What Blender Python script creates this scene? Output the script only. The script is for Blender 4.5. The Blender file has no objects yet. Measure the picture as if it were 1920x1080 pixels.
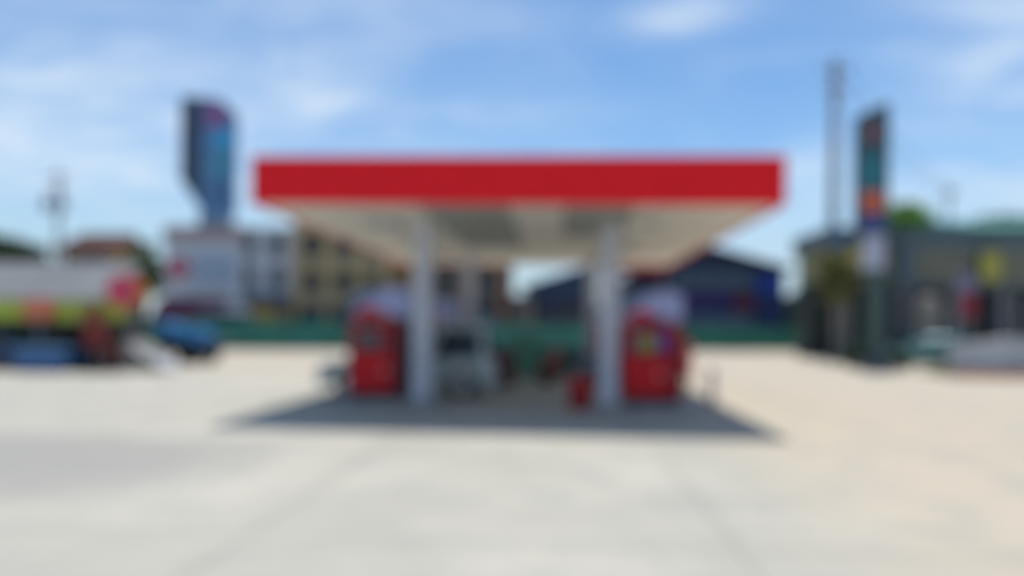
import bpy, bmesh, math, random
from mathutils import Vector, Matrix
random.seed(7)
R = math.radians
SC = bpy.context.scene
COL = SC.collection

# ------------------------------------------------------------------ camera
CAMH = 1.6
YAW, ROLL = R(3.65), R(0.76)
HOR, FPX = 607.0, 1920 * 26.0 / 36.0
fw = Vector((-math.sin(YAW), math.cos(YAW), 0))
rt0 = Vector((math.cos(YAW), math.sin(YAW), 0)); up0 = Vector((0, 0, 1))
rt = rt0 * math.cos(ROLL) + up0 * math.sin(ROLL)
up = up0 * math.cos(ROLL) - rt0 * math.sin(ROLL)
cd = bpy.data.cameras.new('camera'); cam = bpy.data.objects.new('camera', cd); COL.objects.link(cam)
m = Matrix((rt, up, -fw)).transposed().to_4x4(); m.translation = Vector((0, 0, CAMH)); cam.matrix_world = m
cd.lens = 26.0; cd.sensor_width = 36.0; cd.shift_y = (HOR - 540) / 1920
cd.clip_start = 0.05; cd.clip_end = 3000
cd.dof.use_dof = True; cd.dof.focus_distance = 0.30; cd.dof.aperture_fstop = 2.6   # the lens is focused close: the whole station is out of focus
SC.camera = cam
SC.view_settings.view_transform = 'Standard'; SC.view_settings.look = 'None'
SC.view_settings.exposure = 0.0; SC.view_settings.gamma = 1.0

# ------------------------------------------------------------------ sky and sun
SUN_DIR = Vector((0.051, 0.259, 1.0)).normalized()
SUN_EL = math.asin(SUN_DIR.z); SUN_AZ = math.atan2(SUN_DIR.x, SUN_DIR.y)
W = bpy.data.worlds.new('World'); SC.world = W; W.use_nodes = True
nt = W.node_tree; nt.nodes.clear()
N = nt.nodes.new; LK = nt.links.new
out = N('ShaderNodeOutputWorld'); bg = N('ShaderNodeBackground'); bg.inputs['Strength'].default_value = 0.125
sky = N('ShaderNodeTexSky'); sky.sky_type = 'NISHITA'; sky.sun_disc = False
sky.sun_elevation = SUN_EL; sky.sun_rotation = SUN_AZ; sky.altitude = 0; sky.air_density = 1.0; sky.dust_density = 0.15; sky.ozone_density = 2.2
tc = N('ShaderNodeTexCoord'); sep = N('ShaderNodeSeparateXYZ'); LK(tc.outputs['Generated'], sep.inputs[0])
def wm(op, a, b=None, c=None, clamp=False):
    n = N('ShaderNodeMath'); n.operation = op; n.use_clamp = clamp
    for i, v in enumerate((a, b, c)):
        if v is None: continue
        if isinstance(v, (int, float)): n.inputs[i].default_value = v
        else: LK(v, n.inputs[i])
    return n.outputs[0]
den = wm('ADD', wm('MAXIMUM', sep.outputs['Z'], 0.0), 0.12)
cx = wm('DIVIDE', sep.outputs['X'], den); cy = wm('DIVIDE', sep.outputs['Y'], den)
cmb = N('ShaderNodeCombineXYZ'); LK(wm('MULTIPLY', cx, 0.55), cmb.inputs[0]); LK(wm('MULTIPLY', cy, 0.8), cmb.inputs[1])
def noise(vec, scale, det=5, rough=0.55, dist=0.6, off=(0, 0, 0)):
    mp = N('ShaderNodeMapping'); mp.inputs['Location'].default_value = off; LK(vec, mp.inputs[0])
    n = N('ShaderNodeTexNoise'); n.inputs['Scale'].default_value = scale; n.inputs['Detail'].default_value = det
    n.inputs['Roughness'].default_value = rough; n.inputs['Distortion'].default_value = dist; LK(mp.outputs[0], n.inputs['Vector']); return n.outputs['Fac']
def ramp(v, a, b):
    n = N('ShaderNodeMapRange'); n.interpolation_type = 'SMOOTHSTEP'
    n.inputs[1].default_value = a; n.inputs[2].default_value = b; LK(v, n.inputs[0]); return n.outputs[0]
veil = ramp(noise(cmb.outputs[0], 1.3, off=(3.1, 1.7, 0)), 0.40, 0.75)
# single banks of cirrus, each at its own bearing and height in the sky
def bank(px, py, spread_x, spread_z):
    d = (fw + rt * ((px - 960) / FPX) + up * ((HOR - py) / FPX)).normalized()
    dx = wm('DIVIDE', wm('SUBTRACT', sep.outputs['X'], d.x), spread_x); dz = wm('DIVIDE', wm('SUBTRACT', sep.outputs['Z'], d.z), spread_z)
    r2 = wm('ADD', wm('MULTIPLY', dx, dx), wm('MULTIPLY', dz, dz))
    return wm('EXPONENT', wm('MULTIPLY', r2, -1.0))
tot = wm('MULTIPLY', veil, 0.28)
for px, py, sx, sz, k in ((1275, 26, .06, .018, .50), (40, 60, .14, .12, .30), (150, 310, .26, .035, .42), (1830, 170, .10, .05, .28),
                          (1500, 310, .05, .02, .3), (560, 180, .12, .06, .16), (880, 215, .20, .02, .18), (1880, 370, .14, .04, .30), (1450, 470, .12, .05, .22), (1900, 20, .08, .06, .25)):
    tot = wm('ADD', tot, wm('MULTIPLY', bank(px, py, sx, sz), k))
brk = wm('ADD', wm('MULTIPLY', ramp(noise(cmb.outputs[0], 3.4, det=7, dist=1.2, off=(0, 5, 2)), .32, .68), 1.1), 0.5)
tot = wm('MULTIPLY', tot, brk)
tot = wm('ADD', tot, 0.09, clamp=True)
mx = N('ShaderNodeMixRGB'); LK(tot, mx.inputs[0]); hs = N('ShaderNodeHueSaturation'); hs.inputs['Saturation'].default_value = 1.26; hs.inputs['Value'].default_value = 1.12; LK(sky.outputs[0], hs.inputs['Color']); LK(hs.outputs[0], mx.inputs[1]); mx.inputs[2].default_value = (6.0, 6.9, 7.9, 1)
hz = N('ShaderNodeMixRGB'); LK(wm('MULTIPLY', wm('SUBTRACT', 1.0, ramp(sep.outputs['Z'], -0.02, 0.22)), 0.75), hz.inputs[0]); LK(mx.outputs[0], hz.inputs[1]); hz.inputs[2].default_value = (3.1, 4.5, 5.7, 1)
LK(hz.outputs[0], bg.inputs['Color']); LK(bg.outputs[0], out.inputs[0])

sl = bpy.data.lights.new('sun', 'SUN'); sl.energy = 4.6; sl.angle = R(0.5); sl.color = (1.0, 0.955, 0.89)
so = bpy.data.objects.new('sun', sl); COL.objects.link(so); so.location = (0, 0, 40)
so.rotation_euler = (-SUN_DIR).to_track_quat('-Z', 'Y').to_euler()

# ------------------------------------------------------------------ helpers
def P(px, py, Y):
    """where the sight line of a photo pixel meets the plane at depth Y -> (x, z)"""
    d = fw + rt * ((px - 960) / FPX) + up * ((HOR - py) / FPX)
    t = Y / d.y
    return d.x * t, CAMH + d.z * t
def PX(px, Y, py=620): return P(px, py, Y)[0]

_mats = {}
def mat(name, col, rough=0.6, metal=0.0, var=0.10, vscale=3.0, bump=0.0, bscale=40, spec=0.5, coat=0.0, trans=0.0, stretch=None):
    if name in _mats: return _mats[name]
    M = bpy.data.materials.new(name); M.use_nodes = True; t = M.node_tree; b = t.nodes['Principled BSDF']
    b.inputs['Roughness'].default_value = rough; b.inputs['Metallic'].default_value = metal
    b.inputs['Specular IOR Level'].default_value = spec; b.inputs['Coat Weight'].default_value = coat
    b.inputs['Transmission Weight'].default_value = trans
    c = t.nodes.new('ShaderNodeTexCoord')
    src = c.outputs['Object']
    if stretch:
        mp = t.nodes.new('ShaderNodeMapping'); mp.inputs['Scale'].default_value = stretch; t.links.new(src, mp.inputs[0]); src = mp.outputs[0]
    n = t.nodes.new('ShaderNodeTexNoise'); n.inputs['Scale'].default_value = vscale; n.inputs['Detail'].default_value = 6; n.inputs['Roughness'].default_value = 0.65
    t.links.new(src, n.inputs['Vector'])
    r = t.nodes.new('ShaderNodeValToRGB')
    lo = [max(0, x * (1 - var * 1.6)) for x in col]; hi = [min(1, x * (1 + var * 1.2)) for x in col]
    r.color_ramp.elements[0].position = 0.3; r.color_ramp.elements[0].color = (*lo, 1)
    r.color_ramp.elements[1].position = 0.7; r.color_ramp.elements[1].color = (*hi, 1)
    t.links.new(n.outputs['Fac'], r.inputs[0]); t.links.new(r.outputs[0], b.inputs['Base Color'])
    if bump:
        n2 = t.nodes.new('ShaderNodeTexNoise'); n2.inputs['Scale'].default_value = bscale; n2.inputs['Detail'].default_value = 4
        t.links.new(src, n2.inputs['Vector'])
        bp = t.nodes.new('ShaderNodeBump'); bp.inputs['Strength'].default_value = bump; bp.inputs['Distance'].default_value = 0.02
        t.links.new(n2.outputs['Fac'], bp.inputs['Height']); t.links.new(bp.outputs[0], b.inputs['Normal'])
    _mats[name] = M; return M

class MB:
    def __init__(s): s.v = []; s.f = []
    def add(s, vs, fs):
        o = len(s.v); s.v += [tuple(v) for v in vs]; s.f += [tuple(i + o for i in f) for f in fs]; return s
    def box(s, x0, x1, y0, y1, z0, z1):
        x0, x1 = sorted((x0, x1)); y0, y1 = sorted((y0, y1)); z0, z1 = sorted((z0, z1))
        return s.add([(x0, y0, z0), (x1, y0, z0), (x1, y1, z0), (x0, y1, z0), (x0, y0, z1), (x1, y0, z1), (x1, y1, z1), (x0, y1, z1)],
                     [(0, 3, 2, 1), (4, 5, 6, 7), (0, 1, 5, 4), (1, 2, 6, 5), (2, 3, 7, 6), (3, 0, 4, 7)])
    def prism(s, poly, y0, y1):            # polygon in (x, z), extruded along y
        n = len(poly)
        return s.add([(x, y0, z) for x, z in poly] + [(x, y1, z) for x, z in poly],
                     [tuple(range(n)), tuple(range(2 * n - 1, n - 1, -1))] + [(i, i + n, (i + 1) % n + n, (i + 1) % n) for i in range(n)])
    def prism_x(s, poly, x0, x1):          # polygon in (y, z), extruded along x
        n = len(poly)
        return s.add([(x0, y, z) for y, z in poly] + [(x1, y, z) for y, z in poly],
                     [tuple(range(n)), tuple(range(2 * n - 1, n - 1, -1))] + [(i, i + n, (i + 1) % n + n, (i + 1) % n) for i in range(n)])
    def loft(s, rings, cap=True):
        n = len(rings[0]); vs = [p for r in rings for p in r]; fs = []
        for k in range(len(rings) - 1):
            for i in range(n):
                j = (i + 1) % n
                fs.append((k * n + i, k * n + j, (k + 1) * n + j, (k + 1) * n + i))
        if cap: fs += [tuple(range(n - 1, -1, -1)), tuple(range((len(rings) - 1) * n, len(rings) * n))]
        return s.add(vs, fs)
    def lathe(s, prof, cx=0, cy=0, seg=24, axis='z', o=(0, 0, 0)):   # prof: (radius, height)
        rings = []
        for r, h in prof:
            ring = []
            for i in range(seg):
                a = 2 * math.pi * i / seg; c, d = r * math.cos(a), r * math.sin(a)
                if axis == 'z': ring.append((cx + c + o[0], cy + d + o[1], h + o[2]))
                elif axis == 'y': ring.append((c + o[0], h + o[1], d + o[2]))
                else: ring.append((h + o[0], c + o[1], d + o[2]))
            rings.append(ring)
        return s.loft(rings)
    def tube(s, pts, r, seg=8):
        pts = [Vector(p) for p in pts]; rr = r if isinstance(r, (list, tuple)) else [r] * len(pts); rings = []
        for i, p in enumerate(pts):
            t = (pts[min(i + 1, len(pts) - 1)] - pts[max(i - 1, 0)]).normalized()
            a = t.cross(Vector((0, 0, 1)) if abs(t.z) < .9 else Vector((1, 0, 0))).normalized(); b = t.cross(a)
            rings.append([tuple(p + (a * math.cos(2 * math.pi * k / seg) + b * math.sin(2 * math.pi * k / seg)) * rr[i]) for k in range(seg)])
        return s.loft(rings)
    def quad(s, a, b, c, d): return s.add([a, b, c, d], [(0, 1, 2, 3)])
    def slab(s, a, b, c, d, t):            # a quad given a thickness along its normal (outward)
        a, b, c, d = map(Vector, (a, b, c, d)); n = (b - a).cross(d - a).normalized() * t
        return s.add([a, b, c, d, a + n, b + n, c + n, d + n], [(3, 2, 1, 0), (4, 5, 6, 7), (0, 1, 5, 4), (1, 2, 6, 5), (2, 3, 7, 6), (3, 0, 4, 7)])
    def build(s, name, material, parent=None, bevel=0, smooth=False, seg=2, fix=True):
        me = bpy.data.meshes.new(name); me.from_pydata(s.v, [], s.f)
        if fix:
            bm = bmesh.new(); bm.from_mesh(me); bmesh.ops.recalc_face_normals(bm, faces=bm.faces); bm.to_mesh(me); bm.free()
        o = bpy.data.objects.new(name, me); COL.objects.link(o); me.materials.append(material)
        if parent is not None: o.parent = parent
        if bevel:
            b = o.modifiers.new('bevel', 'BEVEL'); b.width = bevel; b.segments = seg; b.limit_method = 'ANGLE'; b.angle_limit = R(35)
        if smooth:
            for p in me.polygons: p.use_smooth = True
            if not bevel:
                try: me.set_sharp_from_angle(angle=R(40))
                except Exception: pass
        return o

def tag(o, label=None, cat=None, group=None, kind=None):
    if label: o['label'] = label
    if cat: o['category'] = cat
    if group: o['group'] = group
    if kind: o['kind'] = kind
    return o
def thing(name, label, cat, loc=(0, 0, 0), rz=0, group=None):
    o = bpy.data.objects.new(name, None); COL.objects.link(o); o.location = loc; o.rotation_euler = (0, 0, rz); o.empty_display_size = .3
    return tag(o, label, cat, group)
def kids(o): return [c for c in bpy.data.objects if c.parent == o]
def copy_tree(o, parent=None):
    c = o.copy(); COL.objects.link(c)
    if parent is not None: c.parent = parent
    for ch in kids(o): copy_tree(ch, c)
    return c

# ------------------------------------------------------------------ materials
RED = mat('red_paint', (0.86, 0.014, 0.022), .55, var=.05, spec=.15)
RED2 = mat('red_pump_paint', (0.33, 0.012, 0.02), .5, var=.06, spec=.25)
REDB = mat('bright_red_panel', (0.62, 0.008, 0.016), .5, var=.05, spec=.25)
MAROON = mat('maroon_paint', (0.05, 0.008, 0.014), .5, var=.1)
WHITE = mat('white_paint', (0.70, 0.70, 0.72), .5, var=.05, vscale=1.5)
COLP = mat('pale_grey_column_paint', (0.55, 0.56, 0.63), .6, var=.06, vscale=1.5, spec=.3)
CONC = mat('concrete_grey', (0.36, 0.35, 0.32), .85, var=.15, bump=.3)
DARK = mat('dark_plastic', (0.03, 0.032, 0.036), .5, var=.2)
BLACK = mat('black_rubber', (0.018, 0.018, 0.02), .7, var=.2)
STEEL = mat('brushed_steel', (0.45, 0.46, 0.48), .35, .8, var=.08)
GLASS = mat('dark_glass', (0.02, 0.028, 0.035), .2, var=.1, spec=.4)
GREYP = mat('grey_panel', (0.20, 0.20, 0.22), .5)
NAVY = mat('navy_cladding', (0.018, 0.034, 0.085), .5, var=.12)
BLUEP = mat('royal_blue_panel', (0.012, 0.05, 0.34), .45, var=.1)
YELLOW = mat('yellow_panel', (0.30, 0.26, 0.05), .5, var=.08)
TEAL = mat('teal_panel', (0.02, 0.20, 0.25), .45, var=.1)
FGREEN = mat('green_sheet_metal', (0.014, 0.165, 0.125), .5, var=.15, vscale=.8)
LGREEN = mat('pale_green_plastic', (0.09, 0.27, 0.20), .5, var=.08)
ASPH = mat('shadow_box', (0.04, 0.042, 0.046), .9, var=.2)
TYRE = mat('tyre_rubber', (0.02, 0.02, 0.022), .8, var=.2)
LAMPR = mat('red_lamp_lens', (0.35, 0.01, 0.01), .15, var=.05)
LAMPC = mat('clear_lamp_lens', (0.6, 0.62, 0.65), .1, var=.05)
LILAC = mat('pale_blue_white_sign', (0.34, 0.37, 0.62), .4, var=.04)
DBLUE = mat('slate_blue_sign', (0.05, 0.11, 0.19), .45, var=.08)

# ------------------------------------------------------------------ setting
def forecourt_mat():
    M = bpy.data.materials.new('forecourt_concrete'); M.use_nodes = True; t = M.node_tree; b = t.nodes['Principled BSDF']
    b.inputs['Roughness'].default_value = .85; b.inputs['Specular IOR Level'].default_value = .3
    n_ = t.nodes.new; l = t.links.new
    c = n_('ShaderNodeTexCoord'); sp = n_('ShaderNodeSeparateXYZ'); l(c.outputs['Object'], sp.inputs[0])
    def m_(op, a, bb=None, clamp=False):
        n = n_('ShaderNodeMath'); n.operation = op; n.use_clamp = clamp
        for i, v in enumerate((a, bb)):
            if v is None: continue
            if isinstance(v, (int, float)): n.inputs[i].default_value = v
            else: l(v, n.inputs[i])
        return n.outputs[0]
    def no(scale, det, off=0, rough=.6):
        mp = n_('ShaderNodeMapping'); mp.inputs['Location'].default_value = (off, off * .7, 0); l(c.outputs['Object'], mp.inputs[0])
        n = n_('ShaderNodeTexNoise'); n.inputs['Scale'].default_value = scale; n.inputs['Detail'].default_value = det; n.inputs['Roughness'].default_value = rough
        l(mp.outputs[0], n.inputs['Vector']); return n.outputs['Fac']
    def ss(v, a, bb):
        n = n_('ShaderNodeMapRange'); n.interpolation_type = 'SMOOTHSTEP'; n.inputs[1].default_value = a; n.inputs[2].default_value = bb; l(v, n.inputs[0]); return n.outputs[0]
    def mixc(f, a, bb, mode='MIX'):
        n = n_('ShaderNodeMixRGB'); n.blend_type = mode
        if isinstance(f, (int, float)): n.inputs[0].default_value = f
        else: l(f, n.inputs[0])
        for i, v in ((1, a), (2, bb)):
            if isinstance(v, tuple): n.inputs[i].default_value = (*v, 1)
            else: l(v, n.inputs[i])
        return n.outputs[0]
    X, Y = sp.outputs['X'], sp.outputs['Y']
    col = mixc(ss(no(.35, 5), .35, .68), (.385, .37, .31), (.475, .45, .375))
    # the bays laid at other times: sandier to the right and at the back, greyer in the middle
    sandy = m_('MAXIMUM', ss(m_('ADD', X, m_('MULTIPLY', no(.25, 4, 9), 3.0)), 2.6, 5.0), ss(Y, 18, 26))
    col = mixc(m_('MULTIPLY', sandy, .8), col, (.475, .405, .30))
    col = mixc(m_('MULTIPLY', ss(no(1.3, 6, 4), .45, .70), .6), col, (.33, .325, .285))
    col = mixc(m_('MULTIPLY', ss(no(5.0, 6, 14), .52, .72), .18), col, (.28, .27, .25))
    # darker, greyer patch at the left
    wob = m_('MULTIPLY', m_('SUBTRACT', no(.6, 4, 21), .5), 2.0)
    e1 = ss(m_('ADD', Y, wob), 5.8, 7.4); e2 = ss(m_('MULTIPLY', m_('ADD', Y, m_('MULTIPLY', wob, .2)), -1), -9.9, -9.3)
    e3 = ss(m_('MULTIPLY', m_('ADD', X, wob), -1), 3.0, 4.6)
    grey_patch = m_('MULTIPLY', m_('MULTIPLY', e1, e2), e3)
    col = mixc(m_('MULTIPLY', grey_patch, .8), col, (.29, .28, .255))
    # joints
    jx = m_('ABSOLUTE', m_('SUBTRACT', m_('MODULO', m_('ADD', X, 40 * 3.6 - 1.3 + 1.8), 3.6), 1.8))
    jy = m_('ABSOLUTE', m_('SUBTRACT', m_('MODULO', m_('ADD', Y, 40 * 4.5 + 1.4), 4.5), 2.25))
    j = m_('MINIMUM', jx, jy)
    line = m_('SUBTRACT', 1.0, ss(j, .006, .016)); halo = m_('SUBTRACT', 1.0, ss(j, .02, .22))
    col = mixc(m_('MULTIPLY', halo, m_('MULTIPLY', no(2.2, 5, 30), .34)), col, (.30, .30, .25))
    col = mixc(m_('MULTIPLY', line, .7), col, (.22, .21, .18))
    # oil spots where cars stop
    oil = m_('MULTIPLY', ss(no(1.8, 5, 41), .60, .72), m_('MULTIPLY', ss(Y, 10.5, 13), ss(m_('MULTIPLY', Y, -1), -26, -22)))
    col = mixc(m_('MULTIPLY', oil, .55), col, (.14, .13, .12))
    l(col, b.inputs['Base Color'])
    bp = n_('ShaderNodeBump'); bp.inputs['Strength'].default_value = .35; bp.inputs['Distance'].default_value = .01
    l(no(55, 5, 3), bp.inputs['Height']); l(bp.outputs[0], b.inputs['Normal'])
    return M
EARTH = mat('dry_earth', (0.40, 0.36, 0.30), .95, var=.2, vscale=.3, bump=.4, bscale=4)
tag(MB().quad((-600, -200, 0), (600, -200, 0), (600, 1200, 0), (-600, 1200, 0)).build('ground', EARTH), kind='structure')
FA, FB = Vector((-29, 33.6, 0)), Vector((23, 52.0, 0))       # line of the green fence
tag(MB().add([(-60, -25, .004), (45, -25, .004), (45, 59, .004), (23, 51.6, .004), (-29, 33.2, .004), (-60, 22, .004)], [(0, 1, 2, 3, 4, 5)]).build('forecourt', forecourt_mat()), kind='structure')
dv = (FB - FA).normalized(); nv = Vector((-dv.y, dv.x, 0))
def strip(a, b, z):
    p = [FA - dv * 120 + nv * a, FB + dv * 120 + nv * a, FB + dv * 120 + nv * b, FA - dv * 120 + nv * b]
    return MB().quad(*[(q.x, q.y, z) for q in p])
tag(strip(1.6, 9.0, .008).build('road', mat('asphalt', (.06, .06, .062), .9, var=.2, vscale=2, bump=.3)), kind='structure')

# ------------------------------------------------------------------ canopy
XL, XR, YF, YB, H0, H1 = -5.0, 3.47, 11.65, 23.55, 3.485, 4.255
def canopy():
    t = thing('station_canopy', 'flat red-edged filling station canopy on four pale grey columns', 'canopy', (-.75, 17.6, 0))
    ox, oy = -.75, 17.6
    a, b, c, d = XL - ox, XR - ox, YF - oy, YB - oy; w = .07
    MB().box(a, b, c, c + w, H0, H1).build('fascia', RED, t, .012)
    MB().box(a, b, d - w, d, H0, H1).build('fascia', RED, t, .012)
    MB().box(a, a + w, c + w, d - w, H0, H1).build('fascia', RED, t, .012)
    MB().box(b - w, b, c + w, d - w, H0, H1).build('fascia', RED, t, .012)
    sof = MB(); n = 27; x0, x1 = a + w, b - w; y0, y1 = c + w, d - w
    pts = []
    for i in range(n):                    # ribbed lining boards running front to back
        s0 = x0 + (x1 - x0) * i / n; s1 = x0 + (x1 - x0) * (i + 1) / n
        pts += [(s0, H0 + .02), (s1 - .03, H0 + .02), (s1 - .03, H0 + .035), (s1, H0 + .035)]
    vs = [(x, y0, z) for x, z in pts] + [(x, y1, z) for x, z in pts]; k = len(pts)
    sof.add(vs, [(i, i + 1, i + 1 + k, i + k) for i in range(k - 1)])
    sof.box(x0, x1, y0, y1, H0 + .06, H0 + .08)
    SOFM = mat('ceiling_lining', (.78, .75, .66), .6, var=.06, vscale=.6, spec=.3)
    sf = sof.build('soffit', SOFM, t, fix=False)
    GC = mat('shade_grey_lining', (.36, .375, .35), .7, var=.12, vscale=.9, spec=.2)  # thin sheets whose grey stands in for shade on the soffit
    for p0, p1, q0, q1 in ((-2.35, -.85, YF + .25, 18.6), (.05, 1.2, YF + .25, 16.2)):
        MB().box(p0 - ox, p1 - ox, q0 - oy, q1 - oy, H0 + .008, H0 + .019).build('painted_shade_panel', GC, t)
    MB().box(a + w, b - w, c + w, d - w, H1 - .14, H1 - .10).build('roof_deck', STEEL, t)
    for gx in (-2.6, 2.2):
        for gy in (-3.6, 0, 3.6):
            l_ = MB().box(gx - .3, gx + .3, gy - .3, gy + .3, H0 - .05, H0 + .018).build('ceiling_lamp', GREYP, t, .01)
            MB().box(gx - .25, gx + .25, gy - .25, gy + .25, H0 - .06, H0 - .052).build('diffuser', LAMPC, l_)
    for cxp, cyp in ((-2.61, 14.0), (.93, 14.0), (-2.61, 21.3), (.93, 21.3)):
        x, y = cxp - ox, cyp - oy
        cl = MB().box(x - .165, x + .165, y - .165, y + .165, .12, H0 + .018).build('column', COLP, t, .03)
        MB().box(x - .22, x + .22, y - .22, y + .22, .12, .16).build('base_plate', STEEL, cl)
    return t
canopy()

# pump islands
def island(x0, x1, y0, y1, label):
    t = thing('pump_island', label, 'pump island', ((x0 + x1) / 2, (y0 + y1) / 2, 0), group='raised pump islands under the canopy')
    a, b = (x1 - x0) / 2, (y1 - y0) / 2; rad = .25; pts = []
    for sx, sy, a0 in ((1, 1, 0), (-1, 1, 90), (-1, -1, 180), (1, -1, 270)):
        for k in range(5):
            q = R(a0 + k * 22.5); pts.append((sx * (a - rad) + rad * math.cos(q), sy * (b - rad) + rad * math.sin(q)))
    MB().loft([[(x, y, 0) for x, y in pts], [(x, y, .12) for x, y in pts]]).build('kerb', mat('island_kerb', (.30, .30, .30), .8, var=.2), t, .02)
    q = .9
    MB().loft([[(x * q, y * q, .12) for x, y in pts], [(x * q, y * q, .126) for x, y in pts]]).build('top_slab', CONC, t)
island(-4.35, -2.25, 13.5, 14.75, 'low grey kerbed island carrying the front left pump and column')
island(.55, 2.65, 13.5, 14.75, 'low grey kerbed island carrying the front right pump and column')
island(-4.35, -2.25, 19.6, 21.75, 'low grey kerbed island behind the silver car at the back left')
island(.55, 2.65, 19.6, 21.75, 'low grey kerbed island at the back right under the far column')

# ------------------------------------------------------------------ fuel pumps
def pump(loc, label, variant):
    t = thing('fuel_pump', label, 'fuel pump', loc, group='red fuel pumps under the canopy')
    hw = .56; d = .26
    MB().box(-hw + .05, hw - .05, -d + .03, d - .03, 0, .12).build('plinth', DARK, t, .01)
    MB().box(-hw, hw * .62, -d, d, .12, 1.50).build('cabinet', RED2, t, .03)
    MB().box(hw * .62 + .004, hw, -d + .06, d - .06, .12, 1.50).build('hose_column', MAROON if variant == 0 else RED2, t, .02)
    # lower door
    dm = REDB
    lp = MB().box(-hw + .08, hw * .62 - .08, -d - .015, -d + .001, .2, .86).build('lower_door', dm, t, .008)
    MB().box(.10, .20, -d - .03, -d - .014, .55, .60).build('handle', STEEL, lp)
    # head: display and keypad
    hp = MB().box(-hw + .06, hw * .62 - .06, -d - .02, -d + .001, .92, 1.40).build('display_panel', RED2, t, .01)
    bz = MB().box(-hw + .17, .04, -d - .024, -d - .019, .98, 1.34).build('bezel', GREYP, hp)
    for k in range(2):
        MB().box(-hw + .21, .0, -d - .029, -d - .0235, 1.19 - k * .17, 1.31 - k * .17).build('screen', GLASS, hp)
    MB().box(.10, .24, -d - .028, -d - .019, 1.0, 1.14).build('keypad', DARK, hp)
    if variant == 1:
        MB().box(-.20, .05, -d - .036, -d - .0295, .98, 1.30).build('yellow_sticker', YELLOW, hp)
        MB().box(.10, .27, -d - .036, -d - .0295, 1.0, 1.34).build('blue_sticker', BLUEP, hp)
    # side panel with nozzles
    for k in (0, 1):
        for s in (1,):
            x = hw + .02; y = -.10 + k * .2
            nz = MB().box(x, x + .07, y - .03, y + .03, .80, 1.10).tube([(x + .035, y, 1.08), (x + .06, y - .02, 1.2), (x + .03, y - .05, 1.28)], .016).build('nozzle', BLACK, t, .008)
            MB().box(x + .06, x + .10, y - .02, y + .02, .88, 1.05).build('trigger_guard', STEEL, nz)
            pts = [(x + .035, y, .82), (x + .11, y - .02, .5), (x + .10, y - .03, .3), (x + .03, y - .02, .28), (x - .02, y, .6)]
            if k == 0: pts += [(x - .02, y, 1.0)]
            MB().tube(pts, .018).build('hose', BLACK, t, smooth=True)
    # topper sign
    for x in (-hw + .12, hw - .12): MB().box(x - .03, x + .03, -.04, .04, 1.5, 1.62).build('post', STEEL, t)
    tz0, tz1 = 1.585, 2.14; th = .11
    arc = [(-hw - .02 + (2 * hw + .04) * i / 12, tz1 - .16 * (1 - i / 12) ** 2 - .10 * max(0, (i - 9) / 3) ** 2) for i in range(13)]
    sg = MB().prism([(hw + .02, tz0), (-hw - .02, tz0)] + arc, -th, th).build('topper_sign', LILAC, t, .008)
    f = -th - .004
    def yz(i): return arc[i]
    # blue wedge in the upper left, red sweep in the lower left
    bl = [(-hw - .012, tz0 + .02), (-hw + .12, tz0 + .16), (-hw + .34, tz0 + .33), (-hw + .62, tz1 - .09), (-hw + .30, tz1 - .13), (-hw - .012, tz1 - .19)]
    MB().prism(bl, f, -th + .002).build('blue_wedge', DBLUE, sg)
    rd = [(-hw + .02, tz0 + .008), (-hw + .85, tz0 + .008), (-hw + .55, tz0 + .10), (-hw + .36, tz0 + .22), (-hw + .20, tz0 + .14)]
    MB().prism(rd, f - .002, -th + .002).build('red_sweep', REDB, sg)
    return t
pump((-3.43, 14.05, .126), 'red fuel pump with grey display and dark right side left of the near left column', 0)
pump((1.72, 14.05, .126), 'red fuel pump with a yellow and a blue sticker right of the near right column', 1)
pump((-3.38, 20.3, .126), 'red fuel pump behind the silver car, only its pale sign showing above', 0)
pump((1.55, 20.3, .126), 'red fuel pump behind the front right pump and column at the back', 0)

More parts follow.
